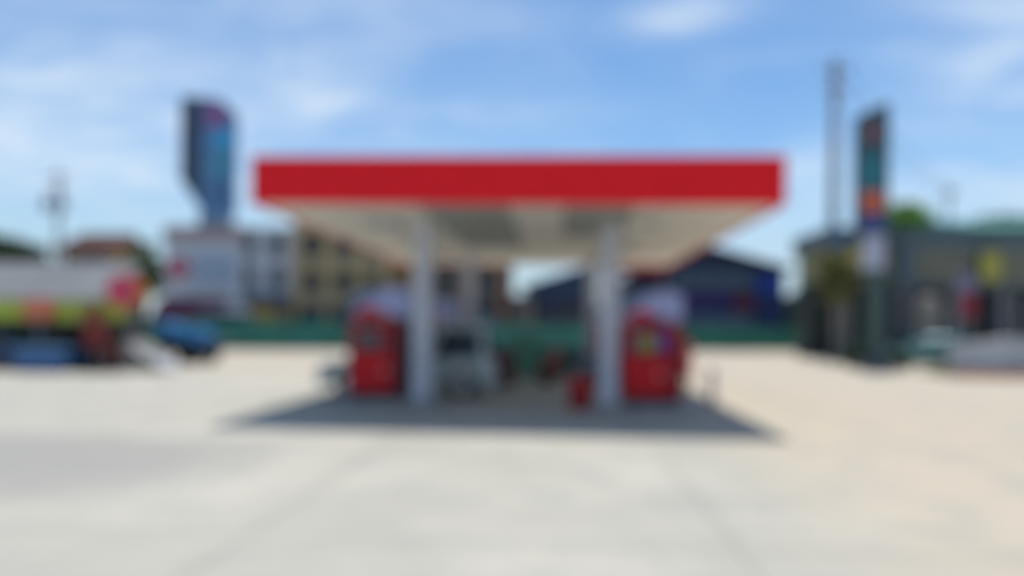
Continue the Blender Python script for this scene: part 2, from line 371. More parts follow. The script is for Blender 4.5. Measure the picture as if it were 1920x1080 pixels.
# ------------------------------------------------------------------ vehicles
def car(name, label, cat, loc, rz, L, Wd, H, paint, belt=.85, style='hatch', gh=None):
    t = thing(name, label, cat, loc, rz)
    hl, hw = L / 2, Wd / 2; wr = .29; axf, axr = hl - .68, -hl + .62
    def arch(x, n=9):
        return [(x + (wr + .06) * math.cos(math.pi * k / (n - 1)), max(.2, wr + (wr + .06) * math.sin(math.pi * k / (n - 1)))) for k in range(n)]
    top = {'hatch': [(hl - .02, .34), (hl, .52), (hl - .12, .70), (hl - .95, belt), (-hl + .04, belt), (-hl, .62), (-hl + .03, .34)],
           'sedan': [(hl - .02, .34), (hl, .50), (hl - .14, .68), (hl - 1.15, belt), (-hl + .10, belt + .03), (-hl, .70), (-hl + .03, .34)],
           'van': [(hl - .02, .34), (hl, .60), (hl - .08, .80), (hl - .35, belt), (-hl + .02, belt), (-hl, .62), (-hl + .03, .34)]}[style]
    bottom = [(-hl + .08, .2)] + arch(axr)[::-1] + arch(axf)[::-1] + [(hl - .08, .2)]
    body = MB().prism(top + bottom, -hw, hw)
    # cabin: belt rectangle to roof rectangle
    xa = top[3][0] + .02; xb = {'hatch': -hl + .06, 'sedan': -hl + .75, 'van': -hl + .04}[style]
    xc = xa - {'hatch': .75, 'sedan': .75, 'van': .45}[style]; xd = xb + {'hatch': gh or .35, 'sedan': .55, 'van': .10}[style]
    b0, b1 = hw - .02, hw - .17
    q = lambda x0, x1, y, z: [(x0, -y, z), (x1, -y, z), (x1, y, z), (x0, y, z)]
    body.loft([q(xa, xb, b0, belt - .03), q(xc + .04, xd - .04, b1 + .01, H - .09), q(xc - .10, xd + .10, b1 - .08, H)])
    body.build('body', paint, t, .035, True, 3)
    # glass, set just proud of the cabin
    bl = lambda a, b, k: tuple(a[i] + (b[i] - a[i]) * k for i in range(3))
    zt = H - .09
    for s in (-1, 1):
        A, B = (xa, s * b0, belt - .03), (xb, s * b0, belt - .03); C, D = (xd - .04, s * (b1 + .01), zt), (xc + .04, s * (b1 + .01), zt)
        for u0, u1 in ((.12, .52), (.56, .94)):
            lo, hi = .10, .90
            p = lambda u, v: bl(bl(A, B, u), bl(D, C, u), v)
            quad = [p(u0, lo), p(u1, lo), p(u1, hi), p(u0, hi)]
            if s > 0: quad = quad[::-1]
            # orient outward
            n = (Vector(quad[1]) - Vector(quad[0])).cross(Vector(quad[3]) - Vector(quad[0]))
            if n.y * s < 0: quad = quad[::-1]
            MB().slab(*quad, .008).build('side_window', GLASS, t)
    for nm, xl, xh, s in (('windscreen', xa, xc + .04, 1), ('rear_window', xb, xd - .04, -1)):
        p = lambda u, v: (xl + (xh - xl) * v, (b0 + (b1 + .01 - b0) * v) * u, belt - .03 + (zt - belt + .03) * v)
        quad = [p(-.86, .12), p(.86, .12), p(.86, .92), p(-.86, .92)]
        n = (Vector(quad[1]) - Vector(quad[0])).cross(Vector(quad[3]) - Vector(quad[0]))
        if n.x * s < 0: quad = quad[::-1]
        MB().slab(*quad, .008).build(nm, GLASS, t)
    for x in (axf, axr):
        for s in (-1, 1):
            y = s * (hw - .09)
            w = MB().lathe([(wr - .04, -.1), (wr, -.07), (wr, .07), (wr - .04, .1)], axis='y', o=(x, y, wr), seg=28).build('wheel', TYRE, t, smooth=True)
            MB().lathe([(wr * .62, 0), (wr * .62, s * .02), (wr * .2, s * .03)], axis='y', o=(x, y + s * .098, wr), seg=20).build('rim', STEEL, w, smooth=True)
    MB().box(-hl - .03, -hl + .12, -hw + .03, hw - .03, .26, .46).build('bumper', DARK if style == 'van' else paint, t, .03)
    MB().box(hl - .12, hl + .03, -hw + .03, hw - .03, .24, .44).build('bumper', DARK if style == 'van' else paint, t, .03)
    for s in (-1, 1):
        MB().box(hl - .16, hl + .006, s * (hw - .10), s * (hw - .42), .55, .67).build('headlight', LAMPC, t, .02)
        MB().box(-hl - .012, -hl + .1, s * (hw - .06), s * (hw - .22), .60, belt - .04).build('tail_light', LAMPR, t, .02)
        MB().box(xa - .26, xa - .12, s * (hw + .01), s * (hw + .15), belt + .02, belt + .15).build('mirror', paint, t, .03)
        for xx in (-.05, -.9):
            MB().box(xx - .09, xx + .05, s * (hw - .002), s * (hw + .02), belt - .12, belt - .09).build('door_handle', paint, t, .006)
    MB().box(hl - .01, hl + .04, -.24, .24, .30, .40).build('number_plate', WHITE, t)
    MB().box(-hl - .04, -hl + .01, -.24, .24, .50, .61).build('number_plate', WHITE, t)
    return t
SILVER = mat('silver_car_paint', (.45, .50, .495), .4, .1, var=.03, coat=.2)
BLUEC = mat('blue_car_paint', (.010, .10, .24), .45, .0, var=.04, coat=.15)
TEALC = mat('teal_car_paint', (.08, .24, .25), .3, .1, var=.04, coat=.4)
GREYC = mat('pale_grey_car_paint', (.55, .56, .58), .3, .2, var=.03, coat=.4)
DGREY = mat('slate_car_paint', (.16, .19, .24), .3, .2, var=.04, coat=.4)
car('hatchback', 'silver grey car standing side-on behind the front left pump', 'car', (-3.30, 16.35, 0), R(180), 3.75, 1.6, 1.62, SILVER, belt=.80, gh=.14)
def cart():
    x = PX(352, 26.0, 640); t = thing('handcart', 'handcart under a bright blue tarpaulin by the end of the green fence', 'cart', (x, 26.0, 0), R(-6))
    TP = mat('blue_tarpaulin', (.010, .115, .28), .55, var=.12, vscale=2.0, bump=.5, bscale=5, spec=.3)
    nx, ny = 30, 14; vs = []; fs = []; rnd = random.Random(11)
    for j in range(ny + 1):
        for i in range(nx + 1):
            u, v = i / nx, j / ny; e = min(v, 1 - v) * 2
            top = 1.50 - .30 * u - .12 * max(0, u - .7) / .3 + .05 * math.sin(9 * u)
            skirt = .48 * (1 - min(1, e / .45)) ** 1.0
            edge = .25 * max(0, (abs(u - .5) - .44) / .06)
            vs.append((-1.05 + 2.05 * u, -.62 + 1.24 * (.5 + (v - .5) * (1 if e > .45 else 1)), top - skirt - edge + (rnd.random() - .5) * .025))
    for j in range(ny):
        for i in range(nx):
            o = j * (nx + 1) + i; fs.append((o, o + 1, o + nx + 2, o + nx + 1))
    o = MB().add(vs, fs).build('tarpaulin', TP, t, smooth=True); sm = o.modifiers.new('thickness', 'SOLIDIFY'); sm.thickness = .012
    MB().box(-.75, .95, -.45, .45, .48, .98).build('load_box', mat('dark_slate_board', (.03, .035, .045), .7, var=.2), t, .02)
    MB().box(-.85, 1.05, -.40, .40, .38, .475).build('chassis', DARK, t, .01)
    for wx, wr in ((-.55, .24), (.62, .36)):
        for sy in (-1, 1):
            w = MB().lathe([(wr - .04, -.05), (wr, -.03), (wr, .03), (wr - .04, .05)], axis='y', o=(wx, sy * .52, wr), seg=28).build('wheel', TYRE, t, smooth=True)
            MB().lathe([(wr * .5, -.03), (wr * .5, .03)], axis='y', o=(wx, sy * .53, wr), seg=18).build('rim', GREYP, w)
    for sx in (-.7, .85):
        for sy in (-.38, .38): MB().box(sx - .02, sx + .02, sy - .02, sy + .02, .981, 1.18).build('stake', STEEL, t)
    MB().tube([(1.05, -.3, .44), (1.5, -.3, .85), (1.5, .3, .85), (1.05, .3, .44)], .02).build('handle', STEEL, t, smooth=True)
cart()
def pale_wall():
    xa = PX(1782, 30.5, 660); t = thing('boundary_wall', 'low pale grey wall with a coping at the right edge beside the teal car', 'wall', (xa, 30.5, 0), R(-4))
    PW = mat('pale_grey_wall', (.46, .475, .50), .8, var=.10, vscale=1.0, bump=.2, bscale=14, stretch=(1, 1, .4))
    MB().prism([(0, 0), (9, 0), (9, 1.22), (2.2, 1.22), (.5, .95), (0, .95)], 0, .22).build('wall', PW, t, .01)
    MB().prism([(-.05, .951), (.52, .951), (2.2, 1.221), (9, 1.221), (9, 1.30), (2.18, 1.30), (.5, 1.03), (-.05, 1.03)], -.05, .27).build('coping', mat('pale_coping', (.55, .55, .55), .8, var=.08), t, .01)
    for k in range(4): MB().box(.02 + k * 2.6, .28 + k * 2.6, -.04, -.001, 0, .94).build('pier', PW, t, .008)
pale_wall()
car('hatchback', 'small teal car parked between the price sign and the pale saloon', 'car', (PX(1748, 32.5), 33.2, 0), R(150), 3.4, 1.5, 1.3, TEALC, belt=.80)
car('van', 'slate grey van passing behind the green fence before the white building', 'van', (PX(432, 47), 47.0, 0), R(21), 3.9, 1.7, 2.25, DGREY, belt=1.2, style='van')

def truck():
    Y = 48.5; x, z = P(505, 572, Y)
    t = thing('truck', 'yellow truck with a rounded yellow cover standing behind the green fence', 'truck', (x, Y, 0), R(21))
    YT = mat('yellow_truck_paint', (.50, .30, .05), .5, var=.12)
    arc = [(-1.55 + 0, 1.0)] + [(-1.55 + 2.1 * k / 10, 2.0 + .62 * math.sin(math.pi * k / 10)) for k in range(11)] + [(.55, 1.0)]
    MB().prism(arc, -.85, .85).build('cargo_cover', YT, t, .03)
    MB().box(-1.6, .6, -.9, .9, .62, .98).build('load_bed', DARK, t, .02)
    cb = MB().prism([(.65, .55), (1.75, .55), (1.75, 1.2), (1.45, 2.05), (.65, 2.1)], -.85, .85).build('cab', YT, t, .06)
    MB().slab((1.735, -.7, 1.26), (1.735, .7, 1.26), (1.50, .7, 1.95), (1.50, -.7, 1.95), .01).build('windscreen', GLASS, cb)
    for s in (-1, 1):
        MB().box(.85, 1.45, s * .852, s * .86, 1.3, 1.85).build('side_window', GLASS, cb)
        MB().box(1.74, 1.77, s * .5, s * .75, .8, .95).build('headlight', LAMPC, cb)
    for wx in (-1.0, 1.2):
        for s in (-1, 1):
            w = MB().lathe([(.32, -.12), (.36, -.08), (.36, .08), (.32, .12)], axis='y', o=(wx, s * .75, .36)).build('wheel', TYRE, t, smooth=True)
            MB().lathe([(.2, 0), (.2, s * .02), (.05, s * .02)], axis='y', o=(wx, s * .871, .36)).build('rim', STEEL, w)
truck()

def scooter():
    x = PX(1070, 19.4, 690)
    t = thing('motor_scooter', 'orange-red motor scooter with a grey seat parked between the columns', 'motor scooter', (x, 19.4, 0), R(180))
    OR = mat('orange_red_plastic', (.50, .07, .035), .35, var=.06, coat=.3); GB = mat('grey_blue_plastic', (.16, .21, .27), .45, var=.06)
    for wx in (-.62, .62):
        w = MB().lathe([(.20, -.045), (.25, -.03), (.26, 0), (.25, .03), (.20, .045)], axis='y', o=(wx, 0, .26), seg=28).build('wheel', TYRE, t, smooth=True)
        MB().lathe([(.19, -.03), (.19, .03)], axis='y', o=(wx, 0, .26), seg=20).build('rim', STEEL, w)
    MB().loft([[(.30, -.05, .3), (.36, -.05, .3), (.36, .05, .3), (.30, .05, .3)], [(.36, -.20, .55), (.50, -.14, .55), (.50, .14, .55), (.36, .20, .55)],
               [(.34, -.18, .85), (.46, -.10, .88), (.46, .10, .88), (.34, .18, .85)], [(.30, -.10, 1.0), (.38, -.06, 1.02), (.38, .06, 1.02), (.30, .10, 1.0)]]).build('front_shield', OR, t, .03, True)
    MB().prism([(.48, .42), (.78, .40), (.86, .50), (.62, .60), (.48, .56)], -.075, .075).build('mudguard', OR, t, .03, True)
    MB().box(-.1, .34, -.13, .13, .26, .34).build('footboard', DARK, t, .02)
    MB().loft([[(-.1, -.10, .3), (-.1, .10, .3), (-.1, .10, .62), (-.1, -.10, .62)], [(-.4, -.17, .36), (-.4, .17, .36), (-.4, .17, .70), (-.4, -.17, .70)],
               [(-.85, -.08, .58), (-.85, .08, .58), (-.85, .08, .76), (-.85, -.08, .76)]]).build('rear_body', GB, t, .04, True)
    MB().loft([[(.0, -.11, .63), (.0, .11, .63), (.0, .09, .72), (.0, -.09, .72)], [(-.4, -.15, .71), (-.4, .15, .71), (-.4, .12, .80), (-.4, -.12, .80)],
               [(-.8, -.09, .77), (-.8, .09, .77), (-.8, .07, .85), (-.8, -.07, .85)]]).build('seat', DARK, t, .03, True)
    hb = MB().tube([(.28, -.36, 1.0), (.34, -.15, 1.03), (.36, 0, 1.02), (.34, .15, 1.03), (.28, .36, 1.0)], .016).build('handlebar', STEEL, t, smooth=True)
    for s in (-1, 1):
        MB().tube([(.29, s * .26, 1.005), (.26, s * .38, .99)], .022).build('grip', BLACK, hb)
        MB().tube([(.33, s * .2, 1.03), (.32, s * .26, 1.18)], .008).lathe([(.01, -.01), (.06, 0), (.05, .015)], axis='x', o=(.32, s * .27, 1.22)).build('mirror', DARK, hb)
    MB().lathe([(.02, 0), (.07, .0), (.08, -.05)], axis='x', o=(.44, 0, .98)).build('headlight', LAMPC, t)
    MB().box(-.88, -.84, -.07, .07, .62, .70).build('tail_light', LAMPR, t)
    MB().tube([(-.2, .12, .25), (-.75, .16, .3)], .045).build('exhaust', STEEL, t, smooth=True)
    MB().tube([(-.05, .08, .28), (-.12, .25, .012)], .014).build('side_stand', STEEL, t)
scooter()

# ------------------------------------------------------------------ small things on the forecourt
def drum(name, label, cat, x, y, r, h, paint, lid=True, z=0):
    t = thing(name, label, cat, (x, y, z))
    pr = [(r * .97, 0), (r, .02)]
    for k in (1, 2):
        hh = h * k / 3
        pr += [(r, hh - .03), (r * 1.035, hh), (r, hh + .03)]
    pr += [(r, h - .02), (r * 1.02, h - .01), (r * 1.02, h)]
    MB().lathe(pr, seg=32).build('shell', paint, t, smooth=True)
    if lid:
        MB().lathe([(r * .93, h + .001), (r * .93, h + .012)], seg=32).build('lid', paint, t)
        MB().lathe([(.04, h + .012), (.04, h + .03)], cx=r * .5, seg=12).build('bung', STEEL, t)
    return t
drum('oil_drum', 'red drum standing in the sun behind the front right pump', 'drum', PX(1284, 23.9, 670), 24.3, .31, 1.02, mat('red_drum_paint', (.62, .05, .03), .45, var=.1))
drum('oil_drum', 'dark brown drum beside the pale green bin under the canopy', 'drum', PX(946, 18.6, 690), 18.9, .26, .95, mat('brown_drum_paint', (.10, .035, .03), .55, var=.15))
def red_bin():
    t = thing('litter_bin', 'red round litter bin at the foot of the near right column', 'bin', (PX(1088, 13.9, 740), 13.95, 0))
    r = .235
    MB().lathe([(r * .85, 0), (r * .88, .02), (r, .46), (r, .48)], seg=28).build('shell', RED2, t, smooth=True)
    MB().lathe([(r * 1.04, .482), (r * 1.04, .52), (r * .8, .585), (r * .3, .61)], seg=28).build('lid', REDB, t, smooth=True)
    MB().box(-.09, .09, -r * .98, -r * .70, .515, .56).build('opening', DARK, t, .01)
red_bin()
def wheelie():
    t = thing('wheelie_bin', 'pale green wheeled bin standing under the canopy between the columns', 'bin', (PX(989, 21.2, 660), 21.4, 0))
    MB().loft([[(-.32, -.28, .10), (.32, -.28, .10), (.32, .30, .10), (-.32, .30, .10)], [(-.40, -.40, 1.28), (.40, -.40, 1.28), (.40, .38, 1.28), (-.40, .38, 1.28)]]).build('tub', LGREEN, t, .03)
    MB().prism_x([(-.44, 1.285), (-.44, 1.32), (-.1, 1.42), (.38, 1.40), (.44, 1.34), (.44, 1.285)], -.43, .43).build('lid', LGREEN, t, .02)
    MB().tube([(-.32, .48, 1.24), (.32, .48, 1.24)], .02).box(-.3, -.26, .36, .49, 1.2, 1.26).box(.26, .3, .36, .49, 1.2, 1.26).build('handle', DARK, t)
    for s in (-1, 1): MB().lathe([(.13, -.03), (.14, 0), (.13, .03)], axis='x', o=(s * .36, .28, .14)).build('wheel', TYRE, t, smooth=True)
wheelie()
def cabinet():
    x0, x1 = PX(924, 22.8, 670), PX(1098, 22.8, 670); w = (x1 - x0) / 2
    t = thing('storage_cabinet', 'long low grey-green metal cabinet behind the pale green bin', 'cabinet', ((x0 + x1) / 2, 22.9, 0))
    CM = mat('grey_green_steel', (.065, .115, .105), .5, var=.12)
    MB().box(-w, w, -.28, .28, .08, .90).build('body', CM, t, .015)
    MB().box(-w + .05, w - .05, -.24, .24, 0, .079).build('plinth', DARK, t)
    MB().box(-w - .03, w + .03, -.31, .31, .901, .94).build('top', mat('dull_green_steel', (.05, .16, .12), .5, var=.12), t, .008)
    for k in range(4):
        d0 = -w + .03 + (2 * w - .06) * k / 4; d1 = -w + .03 + (2 * w - .06) * (k + 1) / 4 - .02
        o = MB().box(d0, d1, -.30, -.281, .12, .87).build('door', CM, t, .006)
        MB().box(d1 - .10, d1 - .07, -.33, -.301, .45, .60).build('handle', STEEL, o)
cabinet()
def bollard():
    t = thing('bollard', 'slim mauve and white bollard standing right of the canopy shadow', 'bollard', (PX(1335, 15.8, 720), 15.85, 0))
    ML = mat('faded_mauve_paint', (.42, .30, .36), .6, var=.12)
    MB().lathe([(.075, .02), (.075, .68), (.05, .715), (.01, .72)], seg=20).build('post', ML, t, smooth=True)
    for z in (.22, .44): MB().lathe([(.078, z), (.078, z + .11)], seg=20).build('reflective_band', WHITE, t, smooth=True)
    MB().lathe([(.14, .004), (.14, .025), (.08, .03)], seg=20).build('foot_plate', DARK, t)
bollard()

# ------------------------------------------------------------------ green fence
def fence():
    Lf = (FB - FA).length; n = 18
    t = thing('fence', 'long low green sheet-metal fence along the back of the forecourt', 'fence', FA, math.atan2(dv.y, dv.x))
    hgt = 1.58; step = Lf / n
    for i in range(n):
        x0, x1 = i * step + .05, (i + 1) * step - .05; k = 24; pts = []
        for j in range(k + 1):
            x = x0 + (x1 - x0) * j / k; pts.append((x, .02 if j % 2 else -.02))
        poly = pts + [(x, y + .006) for x, y in reversed(pts)]
        MB().loft([[(x, y, .05) for x, y in poly], [(x, y, hgt) for x, y in poly]]).build('panel', FGREEN, t)
    for i in range(n + 1):
        MB().box(i * step - .045, i * step + .045, -.045, .05, 0, hgt + .06).build('post', mat('green_post', (.02, .09, .08), .5), t)
    for z in (hgt - .05,):
        MB().box(.05, Lf - .05, .032, .07, z - .06, z).build('rail', FGREEN, t)
fence()

# ------------------------------------------------------------------ buildings
def windows_on(par, name_mat, rects, y, depth=.10, sill=True, frame=None):
    fm = frame or WHITE
    for x0, x1, z0, z1 in rects:
        f = MB()
        w = .08
        f.box(x0, x1, y - depth, y + .02, z0, z0 + w).box(x0, x1, y - depth, y + .02, z1 - w, z1)
        f.box(x0, x0 + w, y - depth, y + .02, z0 + w, z1 - w).box(x1 - w, x1, y - depth, y + .02, z0 + w, z1 - w)
        o = f.build('window', fm, par)
        MB().box(x0 + w, x1 - w, y - depth * .5, y - depth * .5 + .02, z0 + w, z1 - w).build('pane', name_mat, o)
        MB().box((x0 + x1) / 2 - .03, (x0 + x1) / 2 + .03, y - depth * .8, y - depth * .5 - .001, z0 + w, z1 - w).build('mullion', fm, o)
        if sill: MB().box(x0 - .08, x1 + .08, y - depth - .12, y - depth - .001, z0 - .08, z0 + .02).build('sill', CONC, o)

def white_building():
    Y = 51.0
    x0 = PX(309, Y, 500); x1 = PX(455, Y, 500); x2 = PX(549, Y, 500)
    zt = P(380, 424, Y)[1]; zt2 = P(500, 432, Y)[1]
    cx_ = (x0 + x2) / 2
    t = thing('commercial_building', 'white three-storey block with a round magenta emblem beside the tan building', 'building', (cx_, Y, 0))
    a, b, c = x0 - cx_, x1 - cx_, x2 - cx_
    WW = mat('white_render', (.58, .62, .66), .8, var=.10, vscale=.5, bump=.2, bscale=10, stretch=(1, 1, .3))
    MB().box(a, b, 0, 11, 0, zt - 1.0).build('wall', WW, t)
    MB().box(b + .002, c, .5, 11, 0, zt2).build('wall', mat('pale_render', (.62, .65, .70), .8, var=.08, vscale=.6), t)
    MB().box(a - .1, b + .05, -.12, 11.1, zt - .999, zt).build('parapet', mat('pinkish_brown_parapet', (.42, .30, .30), .8, var=.1), t)
    MB().box(b + .06, c + .08, .4, 11.1, zt2 + .001, zt2 + .25).build('cornice', CONC, t)
    lx, lz = P(335, 503, Y); r = .75
    em = MB().lathe([(r, -.18), (r, -.001)], axis='y', o=(lx - cx_, 0, lz), seg=40).build('round_emblem', mat('magenta_emblem', (.50, .02, .10), .4), t)
    MB().lathe([(r * .45, -.20), (r * .45, -.179)], axis='y', o=(lx - cx_, 0, lz), seg=30).build('emblem_centre', mat('pale_pink_emblem', (.7, .35, .42), .4), em)
    s0, sz1 = P(365, 478, Y); s1, sz0 = P(437, 535, Y)
    MB().box(s0 - cx_, s1 - cx_, -.10, -.001, sz0, sz1).build('sign_board', mat('blue_grey_board', (.36, .45, .56), .5), t)
    a0, az1 = P(302, 557, Y); a1, az0 = P(425, 597, Y)
    MB().prism_x([(-1.6, az0), (-1.55, az0 - .15), (-.001, az0 + .3), (-.001, az1)], a0 - cx_, a1 - cx_).build('awning', mat('maroon_awning', (.17, .03, .06), .7, var=.1), t)
    MB().box(a + .6, b - .6, -.06, -.001, .1, az0 - .2).build('shopfront', GLASS, t)
    xs = [(455, 478), (506, 532)]
    rc = []
    for p0, p1 in xs:
        for q0, q1 in ((443, 476), (503, 535)):
            xa, za = P(p0, q0, Y + .5); xb, zb = P(p1, q1, Y + .5); rc.append((xa - cx_, xb - cx_, zb, za))
    windows_on(t, GLASS, rc, .5, frame=mat('grey_window_frame', (.16, .17, .18), .5))
    g0, gz = P(460, 562, Y); g1, _ = P(546, 562, Y)
    MB().box(b + .15, c - .15, .40, .498, .1, gz).build('shutter', mat('slate_shutter', (.13, .17, .22), .5, var=.1, vscale=.3), t)
    MB().prism_x([(-.6, gz + .1), (.498, gz + .3), (.498, gz + .5), (-.6, gz + .2)], b + .1, c - .02).build('canopy', DBLUE, t)
white_building()

def tan_building():
    Y = 50.0
    x0 = PX(553, Y, 450); x1 = PX(722, Y, 450); zt = P(600, 392, Y)[1]; cx_ = (x0 + x1) / 2
    t = thing('apartment_building', 'tan yellow block with dark square windows behind the canopy edge', 'building', (cx_, Y, 0))
    a, b = x0 - cx_, x1 - cx_
    TN = mat('ochre_render', (.58, .43, .225), .85, var=.10, vscale=.5, stretch=(1, 1, .3), bump=.2, bscale=10)
    MB().box(a, b, 0, 9, 0, zt).build('wall', TN, t)
    MB().box(a - .15, b + .15, -.2, 9.1, zt + .001, zt + .3).build('cornice', CONC, t)
    zs = [P(600, y, Y)[1] for y in (557, 497, 432)]
    for z in zs[:2]: MB().box(a - .05, b + .05, -.18, -.001, z - .12, z + .12).build('floor_band', mat('pale_band', (.42, .36, .26), .8), t)
    for p in (553, 614, 676, 722):
        x = min(max(PX(p, Y, 450) - cx_, a + .12), b - .12)
        MB().box(x - .14, x + .14, -.24, -.182, 0, zt).build('pilaster', TN, t)
    rc = []
    for p0, p1 in ((569, 603), (629, 664), (688, 712)):
        for q0, q1 in ((437, 480), (510, 545)):
            xa, za = P(p0, q0, Y); xb, zb = P(p1, q1, Y); rc.append((xa - cx_, xb - cx_, zb, za))
    windows_on(t, GLASS, rc, -.001, frame=mat('brown_frame', (.12, .08, .05), .6))
    gz = P(600, 572, Y)[1]
    for p0, p1 in ((560, 608), (620, 670), (682, 718)):
        MB().box(PX(p0, Y) - cx_, PX(p1, Y) - cx_, -.08, -.001, .05, gz).build('shop_shutter', mat('dark_shutter', (.06, .065, .07), .5, var=.2), t)
tan_building()

def brown_building():
    Y = 52.0
    x0 = PX(726, Y, 520); x1 = PX(790, Y, 520); cx_ = (x0 + x1) / 2; zt = P(750, 478, Y)[1]
    t = thing('shop_house', 'low orange-brown building between the tan block and the near left column', 'building', (cx_, Y, 0)); a, b = x0 - cx_, x1 - cx_
    MB().box(a, b, 0, 7, 0, zt - .8).build('wall', mat('orange_brown_render', (.42, .24, .10), .85, var=.12), t)
    MB().prism_x([(-.6, zt - .85), (3.5, zt + .6), (7.4, zt - .85), (7.4, zt - .7), (3.5, zt + .78), (-.6, zt - .7)], a - .2, b + .2).build('roof', mat('brown_tiles', (.16, .08, .05), .8, var=.2), t)
    windows_on(t, GLASS, [(a + .3, -.2, 3.2, 4.4), (.2, b - .3, 3.2, 4.4)], -.001)
    MB().box(a + .3, b - .3, -.08, -.001, .05, 2.4).build('shutter', mat('dark_shutter', (.06, .065, .07)), t)
    # tall narrow townhouse seen through the canopy
    x0 = PX(797, Y, 540); x1 = PX(948, Y, 540); cx_ = (x0 + x1) / 2; zt = P(870, 478, Y)[1]
    t = thing('town_house', 'brown townhouse with orange piers seen under the canopy between the columns', 'building', (cx_, Y, 0)); a, b = x0 - cx_, x1 - cx_
    MB().box(a, b, 0, 8, 0, zt).build('wall', mat('grey_brown_render', (.22, .17, .14), .85, var=.15), t)
    MB().box(a - .2, b + .2, -.5, 8.2, zt + .001, zt + .25).build('roof_slab', CONC, t)
    MB().box(b + .21, PX(992, Y) - cx_, .6, 7, 0, P(970, 553, Y)[1]).build('annex', mat('grey_brown_render', (.22, .17, .14)), t)
    OB = mat('orange_brick_pier', (.42, .16, .08), .8, var=.15, vscale=4)
    w = b - a
    for k in (0, .5, 1):
        x = a + .25 + (w - .5) * k
        MB().box(x - .2, x + .2, -.25, -.001, 0, zt).build('pier', OB, t)
    rc = []
    for k in (.25, .75):
        x = a + w * k
        for z in (.35, .62): rc.append((x - .8, x + .8, zt * z, zt * z + 1.2))
    windows_on(t, GLASS, rc, -.001, frame=mat('brown_frame', (.12, .08, .05)))
    for k in (.25, .75):
        x = a + w * k; MB().box(x - 1.0, x + 1.0, -.1, -.001, .05, 2.3).build('shutter', mat('slate_shutter', (.13, .17, .22)), t)
brown_building()

def navy_buildings():
    Y = 62.0
    x0, x1 = PX(984, Y, 560), PX(1120, Y, 560); cx_ = (x0 + x1) / 2
    zl, zr = P(986, 538, Y)[1], P(1120, 493, Y)[1]
    t = thing('shed', 'dark navy shed with a sloping top seen under the canopy beside open sky', 'building', (cx_, Y, 0)); a, b = x0 - cx_, x1 - cx_
    NV2 = mat('navy_cladding_slate', (.03, .055, .12), .5, var=.12)
    MB().prism([(a, 0), (b, 0), (b, zr - .1), (a, zl - .1)], 0, 9).build('wall', NV2, t)
    MB().prism([(a - .2, zl - .1), (b + .2, zr - .08), (b + .2, zr + .1), (a - .2, zl + .08)], -.4, 9.3).build('roof', BLUEP, t)
    windows_on(t, GLASS, [(a + .5, a + 2.0, 2.2, 3.4), (a + 2.6, b - .3, 2.2, 3.4)], -.001, frame=NAVY)
    MB().box(a + .8, b - .8, -.08, -.001, .05, 1.9).build('shutter', mat('dark_shutter', (.06, .065, .07)), t)
    # the large gabled building right of the canopy
    Y = 60.0
    pk = P(1312, 459, Y); le = P(1178, 520, Y); re = P(1470, 503, Y)
    cx_ = pk[0]
    t = thing('warehouse', 'large navy gabled building with a royal blue end right of the canopy', 'building', (cx_, Y, 0))
    a, b = le[0] - cx_, re[0] - cx_
    MB().prism([(a, 0), (b, 0), (b, re[1] - .2), (0, pk[1] - .2), (a, le[1] - .2)], 0, 14).build('wall', NAVY, t)
    rp = [(a - .5, le[1] - .35), (0, pk[1] - .18), (b + .4, re[1] - .25), (b + .4, re[1] - .02), (0, pk[1] + .06), (a - .5, le[1] - .1)]
    MB().prism(rp, -.9, 14.4).build('roof', mat('dark_blue_roof_sheet', (.035, .035, .075), .5, var=.15), t)
    c0 = PX(1418, Y, 540) - cx_
    MB().box(c0, b + .02, -.10, -.001, P(1440, 548, Y)[1], re[1] - .55).build('blue_end_panel', BLUEP, t)
    MB().box(c0, b + .02, -.10, -.001, .2, P(1440, 553, Y)[1]).build('lower_end_panel', mat('deep_blue_panel', (.015, .03, .11), .5), t)
    wz1, wz0 = P(1320, 510, Y)[1], P(1320, 536, Y)[1]
    x_ = PX(1262, Y, 520) - cx_
    rc = []
    n = 5; wd = (c0 - .4 - x_) / n
    for k in range(n): rc.append((x_ + wd * k + .1, x_ + wd * (k + 1) - .1, wz0, wz1))
    windows_on(t, mat('grey_blue_pane', (.10, .15, .20), .2), rc, -.001, frame=mat('slate_frame', (.12, .15, .19), .5))
    pz1, pz0 = P(1320, 546, Y)[1], P(1320, 576, Y)[1]
    MB().box(x_ - .4, PX(1372, Y) - cx_, -.16, -.001, pz0, pz1).build('sign_band', mat('purple_sign_band', (.05, .025, .14), .5), t)
    MB().box(PX(1374, Y) - cx_, c0 - .2, -.16, -.001, pz0 - .5, pz1 - .2).build('sign_panel', mat('dark_red_sign_panel', (.13, .02, .05), .5), t)
    MB().box(x_ - .4, c0 - .3, -.08, -.001, .1, pz0 - .6).build('shutter', mat('slate_shutter', (.13, .17, .22)), t)
    # red-edged shelter roof in front of it
    Y = 57.6
    l0, z1 = P(1155, 494, Y); l1, z0 = P(1252, 512, Y); c = (l0 + l1) / 2
    t = thing('shelter', 'open shelter with a red roof edge behind the front right pump', 'shelter', (c, Y, 0))
    MB().box(l0 - c, l1 - c, -.1, 1.6, z0, z1).build('roof_edge', mat('dull_red_edge', (.42, .03, .04), .5, var=.1), t)
    for s in (-1, 1):
        for yy in (.1, 1.4): MB().box(s * (l1 - c - .2) - .08, s * (l1 - c - .2) + .08, yy - .08, yy + .08, 0, z0 - .001).build('post', GREYP, t)
navy_buildings()

